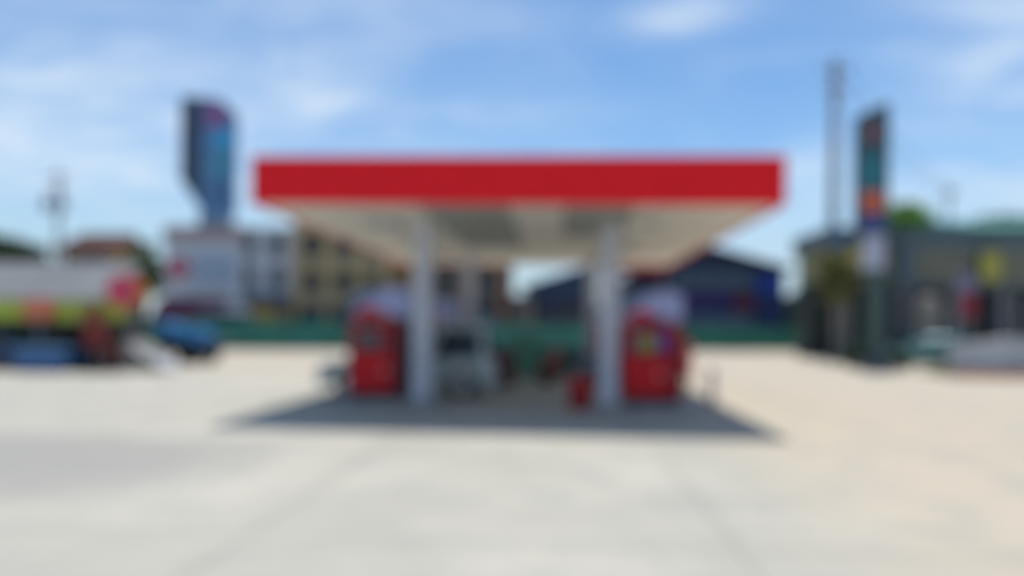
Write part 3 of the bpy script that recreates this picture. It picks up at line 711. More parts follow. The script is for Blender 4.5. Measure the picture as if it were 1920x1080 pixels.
def shed_left():
    Y = 21.8
    xr, zb = P(258, 603, Y); _, zt = P(150, 566, Y); zt += .02
    xl = xr - 9.5; cx_ = (xl + xr) / 2
    t = thing('market_shed', 'long open market shed with a grey roof and yellow-green valance at the left', 'market shed', (cx_, Y, 0)); a, b = xl - cx_, xr - cx_
    DP = 1.7; zr = P(120, 494, Y + DP)[1]
    n = 60; up_ = []
    for i in range(n + 1):
        x = a - .2 + (b - a - .6) * i / n; up_.append((x, .03 if i % 2 else 0))
    ze = zt + .02
    rf = MB()
    vs = []
    for x, dz in up_: vs += [(x, -.35, ze + dz), (x, DP, zr + dz), (x, -.35, ze + dz + .02), (x, DP, zr + dz + .02)]
    fs = []
    for i in range(n):
        o = 4 * i; fs += [(o, o + 1, o + 5, o + 4), (o + 2, o + 6, o + 7, o + 3), (o, o + 4, o + 6, o + 2), (o + 1, o + 3, o + 7, o + 5)]
    rf.add(vs, fs).build('roof', mat('weathered_roof_sheet', (.19, .20, .205), .8, .0, var=.15, vscale=1.2, spec=.2), t)
    MB().box(a, b - .1, -.30, -.27, zb, ze - .004).build('valance', mat('lime_yellow_cloth', (.42, .48, .06), .7, var=.15, vscale=1.5), t)
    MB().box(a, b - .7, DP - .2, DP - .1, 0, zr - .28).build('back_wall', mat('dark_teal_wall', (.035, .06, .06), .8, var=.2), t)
    for k in range(5):
        x = a + .1 + (b - a - .95) * k / 4
        for yy, h in ((-.2, ze - .005), (DP - .26, zr - .30)):
            MB().box(x - .05, x + .05, yy - .05, yy + .05, 0, h).build('post', GREYP, t)
    MB().box(a + .3, b - 2.6, .55, 1.35, .82, .87).box(a + .35, b - 2.65, .6, .65, 0, .82).build('counter', mat('dark_wood', (.06, .045, .035), .7, var=.2), t)
    # sign on the valance
    sx0, sz1 = P(42, 558, Y - .4); sx1, sz0 = P(100, 600, Y - .4)
    s = thing('shop_sign', 'coral red rounded sign hanging on the yellow-green valance', 'sign', ((sx0 + sx1) / 2, Y - .36, sz0))
    w = (sx1 - sx0) / 2; hh = sz1 - sz0
    poly = []
    for sx, sz, a0 in ((1, 1, 0), (-1, 1, 90), (-1, -1, 180), (1, -1, 270)):
        for k in range(5):
            q = R(a0 + 22.5 * k); poly.append((sx * (w - .15) + .15 * math.cos(q), hh / 2 + sz * (hh / 2 - .15) + .15 * math.sin(q)))
    MB().prism(poly, -.03, .055).build('board', mat('coral_red_board', (.62, .13, .06), .5, var=.08), s)
    MB().prism([(x * .8, hh / 2 + (z - hh / 2) * .72) for x, z in poly], -.036, -.029).build('face', mat('orange_board_face', (.68, .20, .10), .5, var=.1), s)
    # goods below
    bx, _ = P(88, 670, Y - .9)
    c = thing('cool_box', 'large blue cool box on the ground in front of the market shed', 'cool box', (bx, Y - .9, 0))
    BB = mat('blue_plastic', (.03, .12, .30), .45, var=.08)
    MB().loft([[(-.75, -.38, .05), (.75, -.38, .05), (.75, .38, .05), (-.75, .38, .05)], [(-.82, -.44, .62), (.82, -.44, .62), (.82, .44, .62), (-.82, .44, .62)]]).build('tub', BB, c, .05)
    MB().box(-.86, .86, -.48, .48, .622, .72).build('lid', mat('pale_blue_plastic', (.07, .18, .34), .45), c, .03)
    for s_ in (-1, 1): MB().box(s_ * .80, s_ * .90, -.15, .15, .40, .46).build('handle', DARK, c, .01)
    for k in (-1, 1): MB().box(k * .6 - .08, k * .6 + .08, -.3, .3, 0, .049).build('foot', DARK, c)
    bx, _ = P(8, 670, Y - .7)
    drum('water_barrel', 'navy blue plastic barrel at the far left edge before the shed', 'barrel', bx, Y - .7, .33, 1.0, mat('navy_plastic', (.02, .04, .09), .5))
    # stacked dark crates on the counter and floor
    CR = mat('dark_green_crate', (.03, .09, .08), .6, var=.2)
    def crate(x, y, z, label, mt):
        k = thing('crate', label, 'crate', (x, y, z), group='plastic crates in the market shed')
        f = MB().box(-.3, .3, -.2, .2, 0, .03)
        for yy in (-.2, .18): f.box(-.3, .3, yy, yy + .02, .03, .12).box(-.3, .3, yy, yy + .02, .18, .32)
        for xx in (-.3, .28): f.box(xx, xx + .02, -.18, .18, .03, .12).box(xx, xx + .02, -.18, .18, .18, .32)
        for xx in (-.3, -.1, .08, .28):
            for yy in (-.2, .18): f.box(xx, xx + .02, yy + .001, yy + .019, .12, .18)
        f.build('tray', mt, k)
    x_ = PX(25, Y + .95); crate(x_, Y + .95, .875, 'dark green crate at the left end of the shed counter', CR)
    x_ = PX(66, Y + .95); crate(x_, Y + .95, .875, 'teal crate standing right of the dark green one on the shed counter', mat('teal_crate', (.03, .13, .15), .6, var=.2))
    x_ = PX(108, Y + .95); crate(x_, Y + .95, .875, 'grey crate at the right end of the shed counter', mat('grey_crate', (.14, .15, .15), .6, var=.2))
    gx_ = PX(207, Y - .35)
    for k, (mt_, lb) in enumerate(((mat('charcoal_crate', (.05, .05, .055), .6, var=.2), 'charcoal crate at the bottom of the stack between the parasol and the heap'),
                                   (mat('dark_red_crate', (.14, .02, .03), .6, var=.2), 'dark red crate in the middle of the stack beside the parasol'),
                                   (mat('brown_crate', (.10, .06, .03), .6, var=.2), 'brown crate on top of the stack beside the parasol'))):
        crate(gx_ + (.03, -.02, .02)[k], Y - .35, .004 + .322 * k, lb, mt_)
    # closed parasol
    px_ = PX(180, Y - .8)
    u = thing('parasol', 'closed maroon parasol standing before the right end of the market shed', 'parasol', (px_, Y - .8, 0))
    MB().lathe([(.32, .004), (.32, .06), (.12, .14), (.04, .22)], seg=24).build('base', DARK, u, smooth=True)
    MB().lathe([(.022, .2), (.022, 2.05)], seg=10).build('pole', STEEL, u)
    rings = []
    for z, r_ in ((.78, .30), (.95, .34), (1.3, .25), (1.6, .17), (1.9, .08), (2.06, .03)):
        rings.append([((r_ * (1 + .22 * math.cos(8 * q))) * math.cos(q), (r_ * (1 + .22 * math.cos(8 * q))) * math.sin(q), z) for q in [2 * math.pi * i / 48 for i in range(48)]])
    cn = MB().loft(rings).build('canopy', mat('maroon_fabric', (.20, .02, .03), .8, var=.15), u, smooth=True)
    MB().lathe([(.27, 1.2), (.28, 1.24), (.27, 1.28)], seg=24).build('tie_band', mat('ochre_band', (.45, .25, .04), .7), cn)
    oy = Y - .45; ox, oz = P(160, 606, oy)
    ob = thing('hanging_board', 'small ochre board hanging below the valance above the maroon parasol', 'board', (ox, oy, oz))
    MB().box(-.28, .28, -.02, .02, 0, .42).build('board', mat('ochre_board', (.36, .22, .05), .6, var=.15), ob, .01)
    for s_ in (-1, 1): MB().tube([(s_ * .2, 0, .41), (s_ * .2, .06, .62)], .008).build('hanger', STEEL, ob)
    # tarpaulin heap
    gx = PX(262, Y + .6)
    g = thing('goods_heap', 'sloping heap under an olive grey tarpaulin beside the shed', 'goods heap', (gx, Y + .7, 0))
    nx, ny = 28, 16; vs = []; fs = []; rnd = random.Random(3)
    for j in range(ny + 1):
        for i in range(nx + 1):
            u_, v_ = i / nx, j / ny
            prof = (min(1, u_ / .12) * (1.0 if u_ < .5 else max(0, 1 - (u_ - .5) / .5)))
            hz = .92 * prof ** .9 * min(1, math.sin(math.pi * min(max(v_, .0), 1)) * 1.5)
            vs.append((-1.15 + 2.3 * u_, -.75 + 1.5 * v_, max(.006, hz + (rnd.random() - .5) * .05 * (hz > .05))))
    for j in range(ny):
        for i in range(nx):
            o = j * (nx + 1) + i; fs.append((o, o + 1, o + nx + 2, o + nx + 1))
    MB().add(vs, fs).build('tarpaulin', mat('olive_grey_tarpaulin', (.20, .20, .16), .65, var=.2, vscale=2.5), g, smooth=True)
    MB().slab((.05, -.78, .72), (1.3, -.78, .02), (1.3, .2, .02), (.05, .2, .80), .03).build('loading_board', mat('pale_grey_board', (.34, .35, .38), .6, var=.1), g)
    # round sign on a pole
    Ys = 21.1; sx, sz = P(231, 545, Ys)
    s = thing('round_sign', 'round crimson sign with an orange edge on a pole beside the shed roof', 'sign', (sx, Ys, 0))
    r_ = .47
    MB().lathe([(.05, 0), (.05, sz - r_ + .05)], cx=.12, o=(0, .16, 0), seg=14).build('pole', mat('dull_lilac_steel', (.26, .25, .30), .5, .3), s)
    dsk = MB().lathe([(r_, -.10), (r_, .0)], axis='y', o=(0, 0, sz), seg=40).build('disc', mat('crimson_disc', (.60, .03, .09), .45), s)
    MB().lathe([(r_ * .96, .001), (r_ * .96, .06)], axis='y', o=(.26, 0, sz - .02), seg=40).build('backing_disc', mat('orange_disc', (.60, .25, .04), .5), s)
    MB().lathe([(r_ * .42, -.115), (r_ * .42, -.099)], axis='y', o=(0, 0, sz), seg=30).build('centre_disc', mat('rose_disc', (.62, .10, .16), .45), dsk)
shed_left()

def brown_house():
    Y = 40.0
    x0, x1 = PX(112, Y, 480), PX(243, Y, 480); cx_ = (x0 + x1) / 2; zr = P(180, 437, Y + .9)[1]; ze = P(180, 470, Y)[1]
    t = thing('house', 'house with a dark red-brown roof and ochre corner behind the market shed', 'house', (cx_, Y, 0)); a, b = x0 - cx_, x1 - cx_
    MB().box(a + .2, b - .2, 0, 1.9, 0, ze).build('wall', mat('brown_house_wall', (.22, .12, .06), .85, var=.12), t)
    MB().box(b - 1.3, b - .19, -.03, 1.88, 0, ze - .001).build('sunlit_wall_end', mat('sunlit_ochre_wall', (.58, .33, .09), .85, var=.12), t)  # right end of the wall, its sunlight put into the ochre colour
    ridge = .8
    vs = [(a - .3, -.6, ze - .1), (b + .1, -.6, ze - .1), (b + .1, 2.4, ze - .1), (a - .3, 2.4, ze - .1), (a + ridge, .9, zr), (b - .2, .9, zr)]
    MB().add(vs, [(0, 1, 5, 4), (1, 2, 5), (2, 3, 4, 5), (3, 0, 4), (3, 2, 1, 0)]).build('roof', mat('red_brown_tiles', (.085, .035, .028), .9, var=.25, vscale=2), t)
    windows_on(t, GLASS, [(a + .6, a + 1.8, ze - 1.5, ze - .4), (b - 2.0, b - .8, ze - 1.5, ze - .4)], -.001)
brown_house()

def right_shops():
    # long dark shop at the right
    Y = 36.5
    x0 = PX(1690, Y, 560); zt = P(1800, 436, Y)[1]; x1 = x0 + 9.5; cx_ = (x0 + x1) / 2
    t = thing('shop_building', 'long dark grey shop with a yellow sign at the right edge', 'building', (cx_, Y, 0)); a, b = x0 - cx_, x1 - cx_
    DG = mat('dark_grey_render', (.10, .145, .17), .7, var=.15, vscale=.6)
    zm = P(1800, 540, Y)[1]; zf = P(1800, 475, Y)[1]
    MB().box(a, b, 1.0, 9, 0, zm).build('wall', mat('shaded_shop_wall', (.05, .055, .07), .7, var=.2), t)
    MB().box(a, b, 0, 9, zm + .001, zt).build('upper_wall', DG, t)
    MB().box(a + .6, b - 3.5, -.06, -.001, zm + .25, zf + .2).build('sign_band', mat('olive_sign_band', (.17, .165, .12), .6, var=.12), t)
    MB().box(a - .2, b, -.25, 9.1, zt + .001, zt + .12).build('roof_slab', DG, t)
    for k in range(5):
        x = a + .2 + (b - a - .4) * k / 4
        MB().box(x - .14, x + .14, .05, .33, 0, zm).build('pillar', mat('grey_pillar', (.20, .21, .22), .7), t)
        if k < 4:
            w = (b - a - .4) / 4
            f = MB().box(x + .3, x + w - .3, .93, .999, .1, zm - .25).build('shop_window', GLASS, t)
            MB().box(x + w / 2 - .03, x + w / 2 + .03, .90, .929, .1, zm - .25).build('mullion', STEEL, f)
    # teal roof sheet on top at the right end
    g0, gz = P(1800, 412, Y + 1); gx = g0 - cx_
    MB().prism_x([(-.35, zt + .13), (-.35, zt + .25), (4.0, gz + .35), (8.5, zt + .2), (8.5, zt + .13)], gx, b).build('roof_sheet', mat('teal_green_roof', (.03, .22, .17), .5, var=.12), t)
    # yellow hanging sign
    s0, z1 = P(1841, 472, Y - .5); s1, z0 = P(1880, 527, Y - .5); c = (s0 + s1) / 2
    s = thing('shop_sign', 'upright yellow sign fixed to the front of the dark grey shop', 'sign', (c, Y - .3, z0))
    MB().box(s0 - c, s1 - c, -.12, .04, 0, z1 - z0).build('board', mat('golden_yellow_board', (.40, .37, .06), .5, var=.1), s, .02)
    fo = [(s0 - c - .05, -.05), (s1 - c + .05, -.05), (s1 - c + .05, z1 - z0 + .05), (s0 - c - .05, z1 - z0 + .05)]; fi = [(s0 - c - .001, -.001), (s1 - c + .001, -.001), (s1 - c + .001, z1 - z0 + .001), (s0 - c - .001, z1 - z0 + .001)]
    ring = lambda q, y: [(x, y, z) for x, z in q]
    V = ring(fo, -.10) + ring(fi, -.10) + ring(fo, .02) + ring(fi, .02); F_ = []
    for i in range(4):
        j = (i + 1) % 4; F_ += [(i, j, 4 + j, 4 + i), (8 + i, 12 + i, 12 + j, 8 + j), (i, 8 + i, 8 + j, j), (4 + i, 4 + j, 12 + j, 12 + i)]
    MB().add(V, F_).build('frame', DARK, s)
    MB().box(-.05, .05, .041, .299, (z1 - z0) * .7, (z1 - z0) * .7 + .08).build('bracket', STEEL, s)
    # feather banner
    Yb = 33.8; x, _ = P(1812, 560, Yb); zb = P(1812, 598, Yb)[1]; zc = P(1812, 548, Yb)[1]; zt_ = P(1812, 508, Yb)[1]
    fl = thing('banner', 'tall narrow banner, mauve above and red below, before the dark shop', 'banner', (x, Yb, 0))
    MB().lathe([(.03, .03), (.018, zt_ + .05)], cx=-.34, seg=10).build('pole', STEEL, fl)
    MB().lathe([(.3, .004), (.3, .04), (.06, .05)], cx=-.34, seg=20).build('base', DARK, fl)
    def flag(z0, z1, w, mt, nm):
        n = 10; vs = []; fs = []
        for i in range(n + 1):
            xx = -.318 + w * i / n; yy = .035 * math.sin(i * 1.1)
            vs += [(xx, yy, z0), (xx, yy, z1 - .3 * (i / n) ** 2 * (nm == 'upper_cloth')), (xx, yy + .006, z0), (xx, yy + .006, z1 - .3 * (i / n) ** 2 * (nm == 'upper_cloth'))]
        for i in range(n):
            o = 4 * i; fs += [(o, o + 4, o + 5, o + 1), (o + 2, o + 3, o + 7, o + 6), (o, o + 2, o + 6, o + 4), (o + 1, o + 5, o + 7, o + 3)]
        MB().add(vs, fs).build(nm, mt, fl, smooth=True)
    flag(zc + .01, zt_, .75, mat('mauve_cloth', (.20, .20, .30), .8), 'upper_cloth')
    flag(zb, zc, .75, mat('red_cloth', (.28, .03, .05), .8), 'lower_cloth')
    # cream water tank
    Yt = 35.2; x, _ = P(1742, 580, Yt); zb = P(1742, 604, Yt)[1]
    w = thing('water_tank', 'small cream water tank on a stand before the dark shop', 'water tank', (x, Yt, 0))
    zb = max(zb, .9)
    MB().lathe([(.42, zb), (.48, zb + .06), (.50, zb + .5), (.48, zb + .95), (.36, zb + 1.12), (.12, zb + 1.18), (.12, zb + 1.26)], seg=32).build('tank', mat('cream_plastic', (.27, .24, .20), .6, var=.08), w, smooth=True)
    for sx in (-1, 1):
        for sy in (-1, 1): MB().box(sx * .34 - .04, sx * .34 + .04, sy * .34 - .04, sy * .34 + .04, 0, zb - .061).build('leg', STEEL, w)
    MB().box(-.5, .5, -.5, .5, zb - .06, zb - .001).build('platform', STEEL, w)
    # pavilion left of the shop
    Y = 37.5
    x0, x1 = PX(1556, Y, 560), PX(1683, Y, 560); cx_ = (x0 + x1) / 2; zt = P(1600, 428, Y)[1]; zm = P(1600, 525, Y)[1]
    t = thing('kiosk', 'open olive kiosk on pale posts behind the tall price sign', 'kiosk', (cx_, Y, 0)); a, b = x0 - cx_, x1 - cx_
    OL = mat('olive_render', (.26, .25, .14), .8, var=.2, vscale=.8)
    MB().box(a, b, 0, 5, zm, zt - .9).build('upper_wall', OL, t)
    MB().box(a - .25, b + .2, -.3, 5.2, zt - .899, zt).build('roof_slab', mat('slate_roof_edge', (.10, .13, .15), .7, var=.15), t)
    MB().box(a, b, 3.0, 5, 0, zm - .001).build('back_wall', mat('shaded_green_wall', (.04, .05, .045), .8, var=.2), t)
    for p in (1568, 1590, 1678):
        x = PX(p, Y) - cx_
        MB().box(x - .13, x + .13, .02, .28, 0, zm - .002).build('post', mat('beige_post', (.34, .31, .27), .8, var=.1), t)
    q0, r1 = P(1592, 465, Y); q1, r0 = P(1658, 512, Y)
    MB().box(q0 - cx_, q1 - cx_, -.07, -.001, r0, r1).build('yellow_board', mat('mustard_board', (.48, .38, .06), .6, var=.12), t)
    q0, r1 = P(1556, 440, Y); q1, r0 = P(1580, 466, Y)
    MB().box(q0 - cx_ - .1, q1 - cx_, -.38, -.301, r0, r1).build('blue_board', mat('steel_blue_board', (.05, .14, .24), .5), t)
    MB().box(PX(1600, Y) - cx_, PX(1668, Y) - cx_, .6, 1.3, 0, 1.05).build('counter', mat('dark_green_counter', (.03, .07, .06), .6), t)
right_shops()

# ------------------------------------------------------------------ pylons and poles
def price_pylon():
    Y = 29.3
    xl = PX(1610, Y, 300); xr = PX(1668, Y, 300); cx_ = (xl + xr) / 2; a, b = xl - cx_, xr - cx_
    z = lambda y: P(1638, y, Y)[1]
    t = thing('price_sign', 'tall dark teal sign pylon with a slanted top on the right', 'sign pylon', (cx_, Y, 0))
    DT = mat('dark_teal_metal', (.03, .085, .105), .5, var=.1)
    MB().prism([(a, z(440)), (b, z(440)), (b, z(192)), (b - .35, z(196)), (a, z(216))], 0, .55).build('frame', DT, t, .02)
    f0, f1 = a + .13, b - .34
    def panel(y1, y0, mt, nm, f0=f0, f1=f1): return MB().box(f0, f1, -.05, -.001, z(y0), z(y1)).build(nm, mt, t, .006)
    top = panel(222, 286, DT, 'logo_panel')
    RL = mat('crimson_logo', (.50, .08, .10), .4)
    zc = z(247); w = (f1 - f0) / 2.6; xc = (f0 + f1) / 2
    MB().prism([(xc - w * .15, zc - .55), (xc + w * .35, zc - .2), (xc + w * .55, zc + .5), (xc + w * .1, zc + .25), (xc - w * .5, zc + .1)], -.06, -.049).build('logo_flame', RL, top)
    panel(290, 320, TEAL, 'price_panel'); panel(324, 354, TEAL, 'price_panel')
    panel(360, 397, mat('orange_red_panel', (.62, .12, .05), .45, var=.06), 'price_panel', f0 - .02, f1 + .12)
    panel(402, 436, mat('indigo_panel', (.05, .06, .24), .45), 'lower_panel', f0 - .02, f1 + .12)
    MB().box(a + .35, b - .1, .05, .5, z(505), z(440) - .001).build('neck', mat('pale_blue_metal', (.45, .47, .58), .5), t, .01)
    MB().box(a + .5, b + .0, .08, .48, .3, z(505) - .001).build('stem', mat('dark_green_metal', (.05, .085, .08), .5, var=.1), t, .01)
    MB().box(a + .1, b + .35, -.2, .8, 0, .299).build('footing', mat('dark_footing', (.10, .11, .11), .8), t, .02)
price_pylon()

def sign_tower():
    Y = 66.0
    cx_ = PX(393, Y, 300); z = lambda y: P(390, y, Y)[1]; X = lambda p: PX(p, Y, 300) - cx_
    t = thing('sign_tower', 'tall navy sign tower with blue panels rising behind the white block', 'sign tower', (cx_, Y, 0))
    DN = mat('dark_navy_metal', (.032, .05, .095), .5, var=.1); BM = mat('steel_blue_metal', (.09, .22, .42), .45, var=.1)
    # deep side wing, tapering towards its foot
    MB().prism([(X(335), z(178)), (X(376), z(181)), (X(376), z(394)), (X(362), z(374)), (X(335), z(334))], .3, 4.5).build('side_wing', DN, t, .05)
    MB().prism([(X(376) + .01, z(400)), (X(441), z(400)), (X(441), z(212)), (X(410), z(185)), (X(376) + .01, z(182))], .0, .5).build('front_board', BM, t, .04)
    MB().prism([(X(382), z(238)), (X(424), z(238)), (X(424), z(212)), (X(402), z(190)), (X(382), z(188))], -.06, -.001).build('top_panel', mat('plum_panel', (.22, .11, .30), .5), t)
    MB().prism([(X(396), z(232)), (X(420), z(232)), (X(420), z(212)), (X(404), z(196))], -.10, -.061).build('emblem', mat('violet_pink_emblem', (.32, .10, .24), .5), t)
    MB().box(X(404), X(435), -.06, -.001, z(278), z(242)).build('cyan_panel', mat('cyan_panel', (.03, .38, .68), .4), t)
    MB().box(X(396), X(433), -.06, -.001, z(335), z(284)).build('teal_panel', mat('slate_teal_panel', (.06, .27, .38), .45), t)
    MB().box(X(392), X(430), -.06, -.001, z(388), z(342)).build('navy_panel', mat('dull_blue_panel', (.06, .15, .30), .45), t)
    MB().box(X(372), X(432), .1, .9, 0, z(400) - .001).build('stem', mat('grey_blue_stem', (.13, .24, .36), .5, var=.1), t, .03)
sign_tower()

def pole(px, ytop, Y, label, r0, r1, arms, tr=False, mt=None):
    x, zt = P(px, ytop, Y)
    t = thing('utility_pole', label, 'utility pole', (x, Y, 0))
    pm = mt or mat('pole_concrete', (.30, .28, .29), .85, var=.12)
    MB().lathe([(r0, 0), (r1, zt)], seg=14).build('shaft', pm, t, smooth=True)
    for z, w in arms:
        c = MB().box(-w, w, -r1 - .10, -r1 - .002, zt - z - .06, zt - z + .06).build('crossarm', mat('crossarm_steel', (.25, .25, .26), .6, .2), t)
        for k in range(4):
            xx = -w + .1 + (2 * w - .2) * k / 3
            MB().lathe([(.05, zt - z + .06), (.07, zt - z + .1), (.04, zt - z + .14), (.06, zt - z + .18), (.03, zt - z + .22)], cx=xx, cy=-r1 - .05, seg=10).build('insulator', mat('insulator_brown', (.16, .08, .06), .3), c)
    if tr:
        for s in (-1, 1):
            q = MB().lathe([(.34, zt - 3.3), (.38, zt - 3.2), (.38, zt - 2.3), (.3, zt - 2.2)], cx=s * .62, cy=-r0 - .30, seg=18).build('transformer', mat('transformer_grey', (.28, .29, .32), .5), t, smooth=True)
            MB().lathe([(.05, zt - 2.2), (.05, zt - 1.95)], cx=s * .62, cy=-r0 - .30, seg=8).build('bushing', mat('insulator_brown', (.16, .08, .06)), q)
pole(1566, 112, 42, 'tall concrete utility pole left of the price sign', .31, .20, ((.7, .8), (1.8, .65)))
pole(111, 322, 58, 'distant utility pole with a transformer above the house roof on the left', .24, .15, ((.5, 1.0), (1.5, 1.0)), True)
pole(1779, 352, 52, 'thin distant utility pole rising above the dark shop on the right', .14, .10, ((.4, .5),))

# ------------------------------------------------------------------ kerb with grass strip at the right
x0 = PX(1785, 25.6, 700)
tag(MB().prism_x([(25.3, 0), (25.3, .15), (25.32, .17), (25.5, .17), (25.5, 0)], x0, x0 + 14).build('kerb', mat('red_kerb_paint', (.55, .20, .13), .7, var=.2, vscale=1.5)), kind='structure')
GRS = mat('grass_blades', (.10, .15, .045), .8, var=.35, vscale=4)
g = MB(); rnd = random.Random(5)
for i in range(3500):
    x = x0 + .1 + rnd.random() * 13.5; y = 25.52 + rnd.random() * 2.2; h = .08 + rnd.random() * .22; a = rnd.random() * 6.28; w = .012; lx, ly = (rnd.random() - .5) * .15, (rnd.random() - .5) * .15
    g.add([(x - w * math.cos(a), y - w * math.sin(a), .06), (x + w * math.cos(a), y + w * math.sin(a), .06), (x + lx, y + ly, .06 + h)], [(0, 1, 2)])
tag(g.build('grass', GRS, fix=False), kind='stuff')
tag(MB().box(x0, x0 + 14, 25.505, 27.8, 0, .10).build('verge', mat('verge_soil', (.22, .19, .12), .95, var=.25)), kind='structure')

# ------------------------------------------------------------------ trees
LEAF = {}
def leafmat(name, col):
    M = mat(name, col, .6, var=.45, vscale=1.1); return M
def tree(label, x, y, trunk_h, crown, n, leaf, mt, name='tree', cat='tree', group=None, tr=.16):
    t = thing(name, label, cat, (x, y, 0), group=group)
    rnd = random.Random(sum(map(ord, label)))
    tk = MB(); top = Vector((crown[0][0] * .3, crown[0][1] * .3, trunk_h))
    tk.tube([(0, 0, 0), (top.x * .3 + .05, top.y * .3, trunk_h * .5), tuple(top)], [tr, tr * .75, tr * .55], 10)
    for c in crown: tk.tube([tuple(top * .97), tuple((top + Vector(c[:3])) / 2 + Vector((0, 0, -.1))), tuple(c[:3])], [tr * .45, tr * .3, tr * .12], 7)
    tk.build('trunk', mat('bark', (.14, .10, .07), .9, var=.3, vscale=6, bump=.6, bscale=20), t)
    cr = MB(); clumps = []
    tot = sum(c[3] * c[4] * c[5] for c in crown)
    for c in crown:
        for k in range(max(6, int(n / 28 * c[3] * c[4] * c[5] / tot))):
            while True:
                p = Vector((rnd.uniform(-1, 1), rnd.uniform(-1, 1), rnd.uniform(-1, 1)))
                if .25 < p.length < 1: break
            p = p * (.55 + .45 * rnd.random()) / max(p.length, .5) ** .4
            clumps.append(Vector((c[0] + p.x * c[3], c[1] + p.y * c[4], c[2] + p.z * c[5])))
    for q in clumps:
        cs = leaf * rnd.uniform(1.6, 3.2)
        for k in range(28):
            d = Vector((rnd.gauss(0, .5), rnd.gauss(0, .5), rnd.gauss(0, .4))) * cs
            pos = q + d; ax = Vector((rnd.gauss(0, 1), rnd.gauss(0, 1), rnd.gauss(0, .6))).normalized(); bx = ax.cross(Vector((rnd.gauss(0, 1), rnd.gauss(0, 1), rnd.gauss(0, 1)))).normalized()
            s = leaf * rnd.uniform(.6, 1.2)
            cr.add([pos - ax * s, pos + bx * s * .45, pos + ax * s, pos - bx * s * .45], [(0, 1, 2, 3)])
    cr.build('crown', mt, t, fix=False)
    return t
GD = leafmat('dark_green_leaves', (.045, .085, .03)); GM = leafmat('mid_green_leaves', (.075, .13, .04)); GB_ = leafmat('bright_green_leaves', (.24, .42, .07)); GT = leafmat('blue_green_leaves', (.05, .13, .10))
x, z = P(30, 472, 37)
tree('broad dark green tree above the shed roof at the left edge', x - .8, 37, 2.6, [(0, 0, z - .1, 1.7, 1.3, .95), (-1.9, .2, z, 1.5, 1.2, 1.05), (1.4, .1, z - .4, 1.1, 1.0, .8)], 9000, .17, GD)
x, z = P(272, 492, 35)
tree('small mid green tree between the ochre house and the white block', x, 35, 2.0, [(0, 0, z, .85, .7, .95), (.3, 0, z - .8, .75, .6, .8)], 4200, .12, GM)
x, z = P(1706, 412, 46)
tree('bright green tree top rising above the dark shop beside the price sign', x, 46.4, 5.0, [(0, 0, z + .1, 1.35, 1.1, .95), (-.7, 0, z - .6, 1.1, .9, .8), (.8, .2, z - .5, 1.0, .8, .8)], 9000, .17, GB_)
x, z = P(1872, 424, 47)
tree('blue-green tree showing above the roof of the dark shop at the right', x, 47.4, 5.0, [(0, 0, z, 1.6, 1.2, .6), (1.7, 0, z - .1, 1.4, 1.1, .6), (-1.5, 0, z - .3, 1.0, 1.0, .5)], 6000, .17, GM)
x, z = P(1483, 575, 57)
tree('dark leafy tree at the corner of the navy gabled building', x, 61.0, 1.2, [(0, 0, z, .9, .8, 1.2), (.2, 0, z - 1.0, 1.0, .8, .9)], 4200, .15, GD)
x, z = P(1520, 572, 62)
tree('distant blue-green tree between the navy building and the kiosk', x, 66, 1.5, [(0, 0, z, 1.3, 1.0, 1.3), (-.3, 0, z - 1.2, 1.5, 1.0, 1.1), (1.2, 0, z - .6, 1.2, 1.0, 1.2)], 6000, .19, GT)

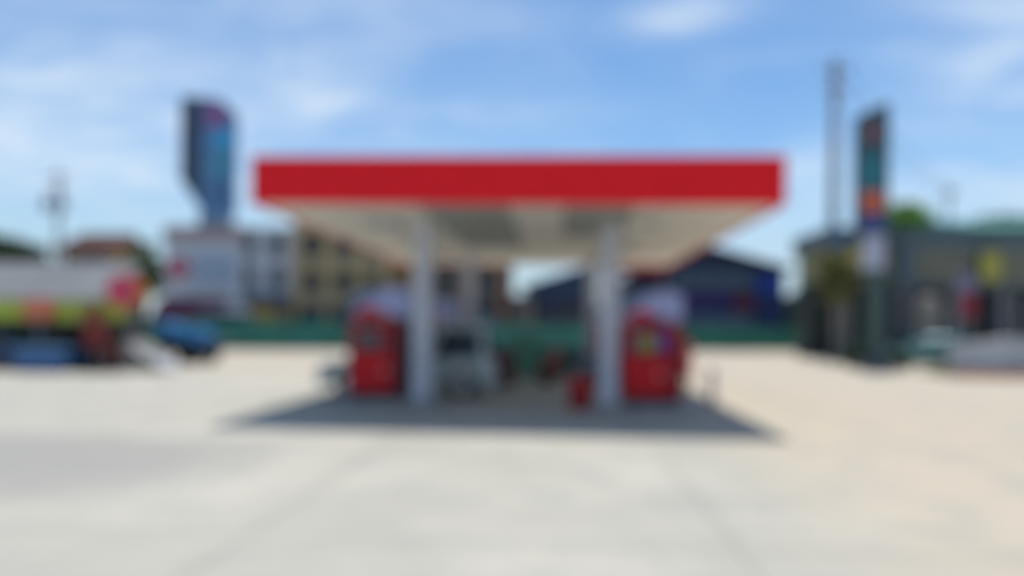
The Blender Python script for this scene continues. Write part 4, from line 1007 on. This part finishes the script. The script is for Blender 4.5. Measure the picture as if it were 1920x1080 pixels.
def shrub(label, px, Y, w, h, mt, n=2200):
    x = PX(px, Y, 660); t = thing('shrub', label, 'shrub', (x, Y, 0), group='shrubs along the right side'); rnd = random.Random(px)
    st = MB()
    for k in range(6): st.tube([(rnd.uniform(-.1, .1), rnd.uniform(-.1, .1), 0), (rnd.uniform(-w, w) * .7, rnd.uniform(-.3, .3), h * .75)], [.02, .008], 5)
    st.build('stems', mat('bark', (.14, .10, .07)), t)
    cr = MB()
    for k in range(n):
        a = rnd.uniform(0, 6.28); q = rnd.random() ** .5; zz = rnd.random()
        rr = w * (.55 + .45 * math.sin(math.pi * min(1, zz * .8 + .15))) * (1 + .2 * math.sin(3 * a + px))
        pos = Vector((math.cos(a) * q * rr, math.sin(a) * q * rr * .7, .06 + zz * h * (1 - .35 * q * q))); s_ = rnd.uniform(.05, .09)
        ax = Vector((rnd.gauss(0, 1), rnd.gauss(0, 1), rnd.gauss(0, .8))).normalized(); bx = ax.cross(Vector((rnd.gauss(0, 1), rnd.gauss(0, 1), rnd.gauss(0, 1)))).normalized()
        cr.add([pos - ax * s_, pos + bx * s_ * .45, pos + ax * s_, pos - bx * s_ * .45], [(0, 1, 2, 3)])
    cr.build('foliage', mt, t, fix=False)
shrub('low dark shrub just left of the foot of the tall price sign', 1612, 30.2, .6, .95, GD)
shrub('rounded dark shrub at the right of the price sign footing', 1690, 29.9, .45, .8, GD)
shrub('wide blue-green shrub behind the teal car under the dark shop', 1726, 35.6, 1.0, 1.35, GT)
shrub('small mid green shrub between the teal car and the end of the pale wall', 1778, 32.6, .55, 1.25, GM)
OLV = leafmat('olive_yellow_leaves', (.17, .17, .05))
x, z = P(1562, 500, 35.2)
tree('thin olive yellow tree at the left corner of the kiosk', x, 35.2, 2.2, [(0, 0, z, .7, .6, .8), (.3, 0, z - 1.0, .65, .6, .8), (.9, .1, z - .3, .5, .5, .6)], 4200, .12, OLV, tr=.10)
# overhead cables from the tall pole at the right
def cable(a, b, sag, label):
    a, b = Vector(a), Vector(b); o = (a + b) / 2
    pts = [tuple(a.lerp(b, k / 16) - Vector((0, 0, sag * (1 - (2 * k / 16 - 1) ** 2))) - Vector((o.x, o.y, 0))) for k in range(17)]
    t = MB().tube(pts, .022, 6).build('power_cable', mat('cable_black', (.03, .03, .035), .6), smooth=True); t.location = (o.x, o.y, 0)
    tag(t, label, 'power cable')
xp, zp = P(1566, 112, 42)
xq, zq = P(1779, 352, 52)
cable((xp + .55, 41.8, zp - .48), (xq + .3, 51.85, zq - .20), .9, 'upper power cable strung from the tall concrete pole to the thin pole above the shop')
cable((xp + .5, 41.8, zp - 1.58), (xq - .3, 51.85, zq - .20), 1.1, 'lower power cable strung from the tall concrete pole to the thin pole above the shop')
shrub('long low dark green shrub at the foot of the kiosk posts', 1640, 35.0, 1.5, .95, GD, 3600)
